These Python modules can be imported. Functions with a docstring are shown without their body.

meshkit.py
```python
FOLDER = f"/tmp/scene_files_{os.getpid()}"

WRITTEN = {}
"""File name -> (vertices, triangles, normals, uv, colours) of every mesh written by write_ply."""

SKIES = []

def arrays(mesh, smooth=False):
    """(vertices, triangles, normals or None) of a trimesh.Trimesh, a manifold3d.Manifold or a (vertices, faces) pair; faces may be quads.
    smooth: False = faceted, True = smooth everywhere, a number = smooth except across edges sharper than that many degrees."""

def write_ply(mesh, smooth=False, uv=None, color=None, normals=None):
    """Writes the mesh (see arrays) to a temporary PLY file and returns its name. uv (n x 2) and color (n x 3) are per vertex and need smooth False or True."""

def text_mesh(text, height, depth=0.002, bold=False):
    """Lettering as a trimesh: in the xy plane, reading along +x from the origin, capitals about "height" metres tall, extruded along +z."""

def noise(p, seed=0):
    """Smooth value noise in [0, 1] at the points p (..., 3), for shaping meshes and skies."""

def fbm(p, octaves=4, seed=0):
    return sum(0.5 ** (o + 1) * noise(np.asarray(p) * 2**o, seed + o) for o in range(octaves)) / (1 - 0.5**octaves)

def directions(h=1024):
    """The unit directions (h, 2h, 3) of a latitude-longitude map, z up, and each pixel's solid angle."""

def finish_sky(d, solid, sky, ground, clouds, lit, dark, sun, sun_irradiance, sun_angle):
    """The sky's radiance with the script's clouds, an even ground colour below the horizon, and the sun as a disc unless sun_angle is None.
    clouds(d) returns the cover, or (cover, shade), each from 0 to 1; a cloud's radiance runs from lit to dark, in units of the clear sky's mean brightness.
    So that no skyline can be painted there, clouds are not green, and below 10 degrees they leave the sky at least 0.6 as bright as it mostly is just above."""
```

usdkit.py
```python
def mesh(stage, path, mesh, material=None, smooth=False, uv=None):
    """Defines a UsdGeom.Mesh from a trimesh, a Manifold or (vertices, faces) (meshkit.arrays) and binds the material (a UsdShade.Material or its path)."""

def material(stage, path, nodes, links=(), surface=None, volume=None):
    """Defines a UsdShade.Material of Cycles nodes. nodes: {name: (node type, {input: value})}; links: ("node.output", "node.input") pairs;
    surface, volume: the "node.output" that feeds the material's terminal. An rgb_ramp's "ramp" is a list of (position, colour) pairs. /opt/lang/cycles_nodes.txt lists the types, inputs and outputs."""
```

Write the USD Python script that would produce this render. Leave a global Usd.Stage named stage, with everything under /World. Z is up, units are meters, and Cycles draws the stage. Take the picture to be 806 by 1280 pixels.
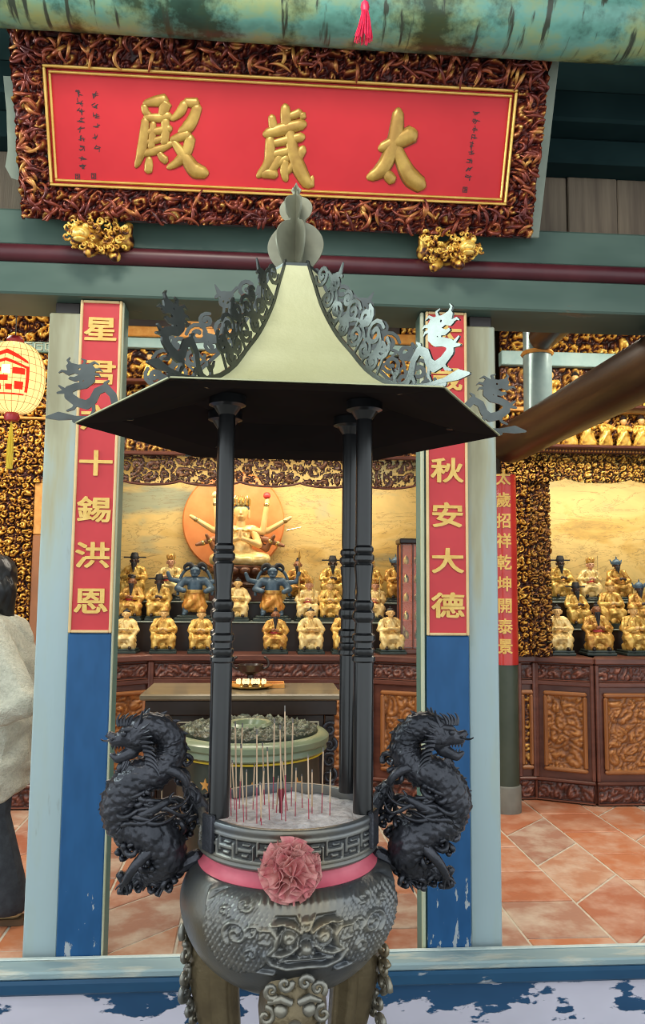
"""A temple hall with an incense burner, built object by object in OpenUSD."""
import math
import numpy as np
import trimesh
import manifold3d as m3
import shapely
from shapely.geometry import Polygon, Point, MultiPoint, LineString
from shapely.ops import unary_union
from shapely import affinity
import usdkit
import meshkit
from pxr import Usd, UsdGeom, UsdLux, UsdShade, Gf, Sdf, Vt

stage = Usd.Stage.CreateInMemory()
UsdGeom.SetStageUpAxis(stage, 'Z')
UsdGeom.SetStageMetersPerUnit(stage, 1.0)
UsdGeom.Xform.Define(stage, '/World')
PI = math.pi

# ------------------------------------------------------------------ camera
F, PITCH, ROLL, YAW = 988., .0955, .0087, .0706
CAM = np.array([0., 0., 1.5])
cam = UsdGeom.Camera.Define(stage, '/World/camera')
cam.CreateFocalLengthAttr(30.0)
cam.CreateHorizontalApertureAttr(806 / F * 30.0)
cam.CreateVerticalApertureAttr(1280 / F * 30.0)
cam.CreateClippingRangeAttr(Gf.Vec2f(0.05, 200))
cam.CreateExposureAttr(0.0)


def unrot(u, v, w):
    """camera right/up/forward -> world"""
    cr, sr, c, s, cy, sy = math.cos(ROLL), math.sin(ROLL), math.cos(PITCH), math.sin(PITCH), math.cos(YAW), math.sin(YAW)
    dn = -v
    u, dn = u * cr + dn * sr, -u * sr + dn * cr
    v = -dn
    y, z = w * c - v * s, w * s + v * c
    return np.array([u * cy + y * sy, -u * sy + y * cy, z])


R_, U_, W_ = unrot(1, 0, 0), unrot(0, 1, 0), unrot(0, 0, 1)
M4 = Gf.Matrix4d(*R_, 0, *U_, 0, *(-W_), 0, *CAM, 1)
cam.AddTransformOp().Set(M4)


def ray(px, py):
    return unrot((px - 403) / F, -(py - 640) / F, 1.0)


def at(px, py, Y):
    """the point of the vertical plane y = Y that stands at this spot of the photograph (for measuring the place)"""
    r = ray(px, py)
    return CAM + r * (Y / r[1])


def zat(px, py, Y):
    return at(px, py, Y)[2]


def onplane(px, py, P0, n):
    r = ray(px, py)
    return CAM + r * (np.dot(P0 - CAM, n) / np.dot(r, n))


# ------------------------------------------------------------------ light
def rect_light(name, pos, target, w, h, power, color):
    """a rectangular lamp; power is radiance"""
    L = UsdLux.RectLight.Define(stage, '/World/' + name)
    L.CreateWidthAttr(w); L.CreateHeightAttr(h)
    L.CreateIntensityAttr(power); L.CreateColorAttr(Gf.Vec3f(*color))
    p, t = np.array(pos, float), np.array(target, float)
    d = (t - p) / np.linalg.norm(t - p)
    up = np.array([0, 0, 1.]) if abs(d[2]) < .95 else np.array([0, 1., 0])
    x = np.cross(d, up); x /= np.linalg.norm(x); y = np.cross(x, d)
    L.AddTransformOp().Set(Gf.Matrix4d(*x, 0, *y, 0, *(-d), 0, *p, 1))
    return L


dome = UsdLux.DomeLight.Define(stage, '/World/sky')
dome.CreateIntensityAttr(0.50)
dome.CreateColorAttr(Gf.Vec3f(.88, .97, 1.0))
rect_light('courtyard_lamp', (-0.40, 1.30, 3.92), (0.05, 2.85, 2.35), 0.8, 0.4, 34.0, (1.0, .97, .84))
rect_light('added_side_lamp', (-2.9, 2.38, 3.05), (0.37, 1.56, 2.0), 1.3, 0.6, 17.0, (.84, 1.0, .95))  # added unseen lamp, placed so its reflection pales the front-right dragon plate
rect_light('hall_lamp_center', (0.05, 4.55, 3.5), (0.05, 4.75, 0), 1.5, 0.6, 15.0, (1.0, .90, .74))
rect_light('hall_lamp_right', (2.5, 4.5, 3.5), (2.5, 4.7, 0), 1.2, 0.6, 24.0, (1.0, .90, .74))
rect_light('hall_lamp_left', (-2.2, 4.5, 3.5), (-2.1, 4.7, 0), 1.2, 0.6, 34.0, (1.0, .90, .74))
rect_light('niche_lamp_center', (0.0, 6.25, 2.50), (0.0, 6.62, 1.5), 2.3, 0.10, 40.0, (1.0, .90, .68))
rect_light('niche_lamp_right', (2.8, 6.22, 2.50), (2.8, 6.60, 1.5), 1.9, 0.10, 40.0, (1.0, .93, .74))

# ------------------------------------------------------------------ naming
USED = {}


def numbered(parent, name):
    k = (parent, name)
    n = USED.get(k, 0)
    USED[k] = n + 1
    return name if n == 0 else f'{name}_{n:03d}'


def tag(prim, label=None, cat=None, group=None, kind=None):
    for k, v in (('label', label), ('category', cat), ('group', group), ('kind', kind)):
        if v:
            prim.SetCustomDataByKey(k, v)


class Node:
    def __init__(self, path, origin=(0, 0, 0)):
        self.path, self.o = path, np.array(origin, float)

    @property
    def prim(self):
        return stage.GetPrimAtPath(self.path)


ROOT = Node('/World')


def thing(name, label, cat, loc=(0, 0, 0), group=None, kind=None):
    p = '/World/' + numbered('/World', name)
    x = UsdGeom.Xform.Define(stage, p)
    x.AddTranslateOp().Set(Gf.Vec3d(*map(float, loc)))
    tag(x.GetPrim(), label, cat, group, kind)
    return Node(p, loc)


def part(parent, name, label=None):
    """a part that only gathers sub-parts"""
    p = parent.path + '/' + numbered(parent.path, name)
    x = UsdGeom.Xform.Define(stage, p)
    tag(x.GetPrim(), label)
    return Node(p, parent.o)


def obj(name, mesh, mat, parent=ROOT, smooth=False, h=None, label=None, cat=None, group=None, kind=None):
    """ONE mesh prim given in world coordinates"""
    p = parent.path + '/' + numbered(parent.path, name)
    v, f = vf(mesh)
    v = v - parent.o
    m = usdkit.mesh(stage, p, (v, f), mat, smooth=True if h is not None else smooth)
    if h is not None:
        UsdGeom.PrimvarsAPI(m).CreatePrimvar('hgt', Sdf.ValueTypeNames.FloatArray, 'vertex').Set(Vt.FloatArray.FromNumpy(np.asarray(h, np.float32)))
    tag(m.GetPrim(), label, cat, group, kind)
    return Node(p, parent.o)


def struct(name, mesh, mat, parent=ROOT, smooth=False, label=None, h=None):
    return obj(name, mesh, mat, parent, smooth, label=label, kind='structure' if parent is ROOT else None, h=h)


def dup(src, loc, rz, label, group=None, scale=1.0, name=None):
    """a copy of a thing: references it with its parts"""
    base = name or src.path.split('/')[-1]
    p = '/World/' + numbered('/World', base)
    x = UsdGeom.Xform.Define(stage, p)
    pr = x.GetPrim()
    pr.GetReferences().AddInternalReference(src.path)
    x.ClearXformOpOrder()
    t = x.MakeMatrixXform()
    c, s = math.cos(rz) * scale, math.sin(rz) * scale
    t.Set(Gf.Matrix4d(c, s, 0, 0, -s, c, 0, 0, 0, 0, scale, 0, *map(float, loc), 1))
    pr.SetInstanceable(True)
    tag(pr, label, None, group)
    return Node(p, loc)


# ------------------------------------------------------------------ shapes
def vf(m):
    if isinstance(m, trimesh.Trimesh):
        return np.array(m.vertices), np.array(m.faces)
    if hasattr(m, 'to_mesh'):
        g = m.to_mesh()
        return np.array(g.vert_properties[:, :3], float), np.array(g.tri_verts)
    return np.asarray(m[0], float), np.asarray(m[1])


def cat(*ms):
    ms = [m for m in (ms[0] if len(ms) == 1 and isinstance(ms[0], list) else ms) if m is not None]
    vs, fs, n = [], [], 0
    for m in ms:
        v, f = vf(m)
        vs.append(np.asarray(v)); fs.append(np.asarray(f) + n); n += len(v)
    return np.vstack(vs), np.vstack(fs)


def box(x0, x1, y0, y1, z0, z1, b=.004):
    lo, hi = np.minimum([x0, y0, z0], [x1, y1, z1]), np.maximum([x0, y0, z0], [x1, y1, z1])
    b = min(b, .45 * (hi - lo).min())
    pts = []
    for i in np.ndindex(2, 2, 2):
        c = np.where(np.array(i) > 0, hi, lo)
        s = np.where(np.array(i) > 0, -1, 1)
        for k in range(3):
            q = c + s * b
            q[k] = c[k]
            pts.append(q)
    h = trimesh.convex.convex_hull(np.array(pts))
    return np.array(h.vertices), np.array(h.faces)


def obox(c, sx, sy, sz, rz=0, b=.004):
    """box sized sx,sy,sz centred on c turned about z"""
    v, f = box(-sx / 2, sx / 2, -sy / 2, sy / 2, -sz / 2, sz / 2, b)
    k, s = math.cos(rz), math.sin(rz)
    return v @ np.array([[k, s, 0], [-s, k, 0], [0, 0, 1]]) + np.array(c), f


def lathe(prof, n=48, c=(0, 0), a0=0, a1=2 * PI, caps=False):
    p = np.array(prof, float)
    full = abs(a1 - a0 - 2 * PI) < 1e-6
    m = n if full else n + 1
    th = a0 + (a1 - a0) * np.arange(m) / n
    v = np.stack([c[0] + p[:, None, 0] * np.cos(th), c[1] + p[:, None, 0] * np.sin(th), np.repeat(p[:, 1:2], m, 1)], -1).reshape(-1, 3)
    i, j = np.meshgrid(np.arange(len(p) - 1), np.arange(n), indexing='ij')
    jn = (j + 1) % m
    q = np.stack([i * m + j, i * m + jn, (i + 1) * m + jn, (i + 1) * m + j], -1).reshape(-1, 4)
    return v, np.vstack([q[:, [0, 1, 2]], q[:, [0, 2, 3]]])


def smooth_path(pts, n):
    from scipy.interpolate import CubicSpline
    p = np.array(pts, float)
    d = np.r_[0, np.cumsum(np.maximum(np.linalg.norm(np.diff(p, axis=0), axis=1), 1e-6))]
    return CubicSpline(d, p)(np.linspace(0, d[-1], n)) if len(p) > 2 else p[0] + np.linspace(0, 1, n)[:, None] * (p[-1] - p[0])


def frames(p):
    t = np.gradient(p, axis=0)
    t /= np.linalg.norm(t, axis=1, keepdims=True) + 1e-12
    a = np.cross(t[0], [0, 0, 1.] if abs(t[0][2]) < .9 else [0, 1., 0])
    A = []
    for k in range(len(p)):
        a = a - t[k] * np.dot(a, t[k])
        a /= np.linalg.norm(a) + 1e-12
        A.append(a)
    A = np.array(A)
    return t, A, np.cross(t, A)


def tube(p, r, sides=8, caps=True, flat=None, bump=None):
    """sweep along p; flat = (direction, factor) squashes along a direction; bump(s, theta) adds to the radius"""
    p = np.array(p, float)
    r = np.broadcast_to(r, (len(p),)).astype(float)
    t, A, B = frames(p)
    th = np.arange(sides) * 2 * PI / sides
    rr = r[:, None] * np.ones(sides)
    if bump is not None:
        s = np.r_[0, np.cumsum(np.linalg.norm(np.diff(p, axis=0), axis=1))]
        rr = rr * (1 + bump(s[:, None], th[None, :]))
    off = rr[..., None] * (np.cos(th)[None, :, None] * A[:, None] + np.sin(th)[None, :, None] * B[:, None])
    if flat is not None:
        d = np.array(flat[0], float)
        off = off - (1 - flat[1]) * (off @ d)[..., None] * d
    v = (p[:, None] + off).reshape(-1, 3)
    i, j = np.meshgrid(np.arange(len(p) - 1), np.arange(sides), indexing='ij')
    jn = (j + 1) % sides
    q = np.stack([i * sides + j, i * sides + jn, (i + 1) * sides + jn, (i + 1) * sides + j], -1).reshape(-1, 4)
    f = np.vstack([q[:, [0, 1, 2]], q[:, [0, 2, 3]]])
    if caps:
        n = len(v)
        v = np.vstack([v, p[0] - t[0] * r[0] * .5, p[-1] + t[-1] * r[-1] * .5])
        k = np.arange(sides)
        e = (len(p) - 1) * sides
        f = np.vstack([f, np.stack([np.full(sides, n), (k + 1) % sides, k], 1), np.stack([np.full(sides, n + 1), e + k, e + (k + 1) % sides], 1)])
    return v, f


ICO = {k: trimesh.creation.icosphere(k, 1.0) for k in (1, 2, 3)}


def ball(c, r, sub=2):
    m = ICO[sub]
    return np.array(m.vertices) * np.array(r) + np.array(c), np.array(m.faces)


def hull(*balls):
    """convex hull of (centre, radius) spheres as a Manifold"""
    pts = np.vstack([np.array(ICO[1].vertices) * np.array(r) + np.array(c) for c, r in balls])
    return m3.Manifold.hull_points(pts)


def union(ms, edge=None, it=6):
    M = m3.Manifold.batch_boolean(ms, m3.OpType.Add)
    if edge:
        M = M.refine_to_length(edge)
    g = M.to_mesh()
    t = trimesh.Trimesh(np.array(g.vert_properties[:, :3]), np.array(g.tri_verts), process=True)
    if it:
        trimesh.smoothing.filter_taubin(t, .5, .53, it)
    return np.array(t.vertices), np.array(t.faces)


def brush(pts, rad):
    pts = np.array(pts, float)
    rad = np.broadcast_to(rad, (len(pts),))
    cs = [Point(*p).buffer(r, 6) for p, r in zip(pts, rad)]
    return unary_union([unary_union([a, b]).convex_hull for a, b in zip(cs[:-1], cs[1:])]) if len(cs) > 1 else cs[0]


def extrude(shape, d, ctr=True):
    """2-D shape in (x, y) -> thickness d along z"""
    out = []
    for g in getattr(shape, 'geoms', [shape]):
        if g.geom_type != 'Polygon' or g.area < 1e-9:
            continue
        m = trimesh.creation.extrude_polygon(g, d, engine='earcut')
        v = np.array(m.vertices)
        if ctr:
            v[:, 2] -= d / 2
        out.append((v, np.array(m.faces)))
    return cat(out)


def place(mesh, o, ex, ey, ez):
    v, f = mesh
    ex, ey, ez = (np.array(e, float) for e in (ex, ey, ez))
    w = np.array(o, float) + v[:, :1] * ex + v[:, 1:2] * ey + v[:, 2:3] * ez
    if np.dot(np.cross(ex, ey), ez) < 0:
        f = f[:, ::-1]
    return w, f


def spiral2(c, r, turns, a0=0., sgn=1, n=None, r0=.12):
    n = n or int(10 * turns) + 4
    t = np.linspace(0, 1, n)
    a = a0 + sgn * 2 * PI * turns * t
    rr = r * (1 - (1 - r0) * t)
    return np.stack([c[0] + rr * np.cos(a), c[1] + rr * np.sin(a)], 1)


def scroll(u, v, cell, seed=0, detail=.35):
    """carved scrollwork height 0..1 over a surface (metres)"""
    def layer(cell, seed):
        gx, gy = np.floor(u / cell), np.floor(v / cell)
        d1 = np.full(u.shape, 9.); d2 = d1.copy(); hh = np.zeros(u.shape)
        for i in (-1, 0, 1):
            for j in (-1, 0, 1):
                X, Y = gx + i, gy + j
                k = (X * 127.1 + Y * 311.7 + seed * 74.7)
                a, b, c = (np.modf(np.abs(np.sin(k * q) * 43758.5453))[0] for q in (1., 1.37, 1.91))
                dx, dy = u / cell - X - .15 - .7 * a, v / cell - Y - .15 - .7 * b
                d = np.hypot(dx, dy)
                ph = 2 * PI * (d * (1.7 + c)) + np.where(c > .5, 1, -1) * np.arctan2(dy, dx) + 6.3 * a
                near = d < d1
                d2 = np.where(near, d1, np.minimum(d2, d))
                hh = np.where(near, .5 + .5 * np.cos(ph), hh)
                d1 = np.where(near, d, d1)
        e = np.clip((d2 - d1) * 3.2, 0, 1)
        return (.18 + .82 * hh ** .8) * e ** .6 * (1 - .35 * np.clip(d1, 0, 1))
    q = np.stack([u / cell * .9, v / cell * .9, np.full(u.shape, seed * 1.7)], -1)
    w1, w2 = meshkit.noise(q, seed), meshkit.noise(q + 31.7, seed + 2)
    u, v = u + cell * .9 * (w1 - .5), v + cell * .9 * (w2 - .5)
    q = np.stack([u / cell * 2.6, v / cell * 2.6, np.full(u.shape, 2.3)], -1)
    lump = meshkit.fbm(q, 2, seed + 4)
    h = (1 - detail) * layer(cell, seed) + detail * layer(cell / 2.3, seed + 9)
    return np.clip(h * (.35 + 1.15 * lump) + .25 * (lump - .45), 0, 1)


def solid_grid(P, Q, mask=None):
    """P: (n, m, 3) front points, Q: back points; mask (n-1, m-1) of kept cells -> closed mesh"""
    n, m = P.shape[:2]
    mask = np.ones((n - 1, m - 1), bool) if mask is None else mask
    idx = np.arange(n * m).reshape(n, m)
    i, j = np.nonzero(mask)
    q = np.stack([idx[i, j], idx[i, j + 1], idx[i + 1, j + 1], idx[i + 1, j]], 1)
    N = n * m
    quads = [q, q[:, ::-1] + N]
    pad = np.pad(mask, 1)
    for di, dj, a, b in ((0, -1, (1, 0), (0, 0)), (0, 1, (0, 1), (1, 1)), (-1, 0, (0, 0), (0, 1)), (1, 0, (1, 1), (1, 0))):
        e = mask & ~pad[1 + di:n + di, 1 + dj:m + dj]
        i, j = np.nonzero(e)
        A, B = idx[i + a[0], j + a[1]], idx[i + b[0], j + b[1]]
        quads.append(np.stack([A, B, B + N, A + N], 1))
    q = np.vstack(quads)
    f = np.vstack([q[:, [0, 1, 2]], q[:, [0, 2, 3]]])
    v = np.vstack([P.reshape(-1, 3), Q.reshape(-1, 3)])
    used = np.zeros(len(v), bool); used[f] = True
    return v[used], (np.cumsum(used) - 1)[f], used


def carved(o, ex, ez, out, W, H, cell, depth, seed=0, res=.006, thick=.02, hole=None, shape=None, border=0, fn=None, detail=.35):
    """a carved board: o lower-left corner, ex along, ez up, out towards the viewer. returns mesh, height (0..1 per vertex)"""
    o, ex, ez, out = (np.array(a, float) for a in (o, ex, ez, out))
    nx, nz = max(3, int(W / res)), max(3, int(H / res))
    u, w = np.meshgrid(np.linspace(0, W, nx), np.linspace(0, H, nz), indexing='ij')
    h = scroll(u, w, cell, seed, detail) if fn is None else fn(u, w)
    if border:
        e = np.minimum(np.minimum(u, W - u), np.minimum(w, H - w))
        h = np.where(e < border, .95, np.where(e < border * 1.8, .05, h))
    P = o + u[..., None] * ex + w[..., None] * ez + (h * depth)[..., None] * out
    Q = o + u[..., None] * ex + w[..., None] * ez - thick * out
    mask = np.ones((nx - 1, nz - 1), bool)
    uc, wc = u[:-1, :-1], w[:-1, :-1]
    if hole is not None:
        mask &= h[:-1, :-1] > hole
    if shape is not None:
        mask &= shape(uc / W, wc / H)
    # orientation: want ex x ez . out < 0 -> grid order (i along ex, j along ez): quad i,j -> i,j+1 normal = ez x ex
    v, f, used = solid_grid(P, Q, mask)
    if np.dot(np.cross(ez, ex), out) < 0:
        f = f[:, ::-1]
    hv = np.r_[h.ravel(), np.full(h.size, 0.)][used]
    return (v, f), hv


X3, Y3, Z3 = np.eye(3)
FRONT = np.array([0, -1., 0])

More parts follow.
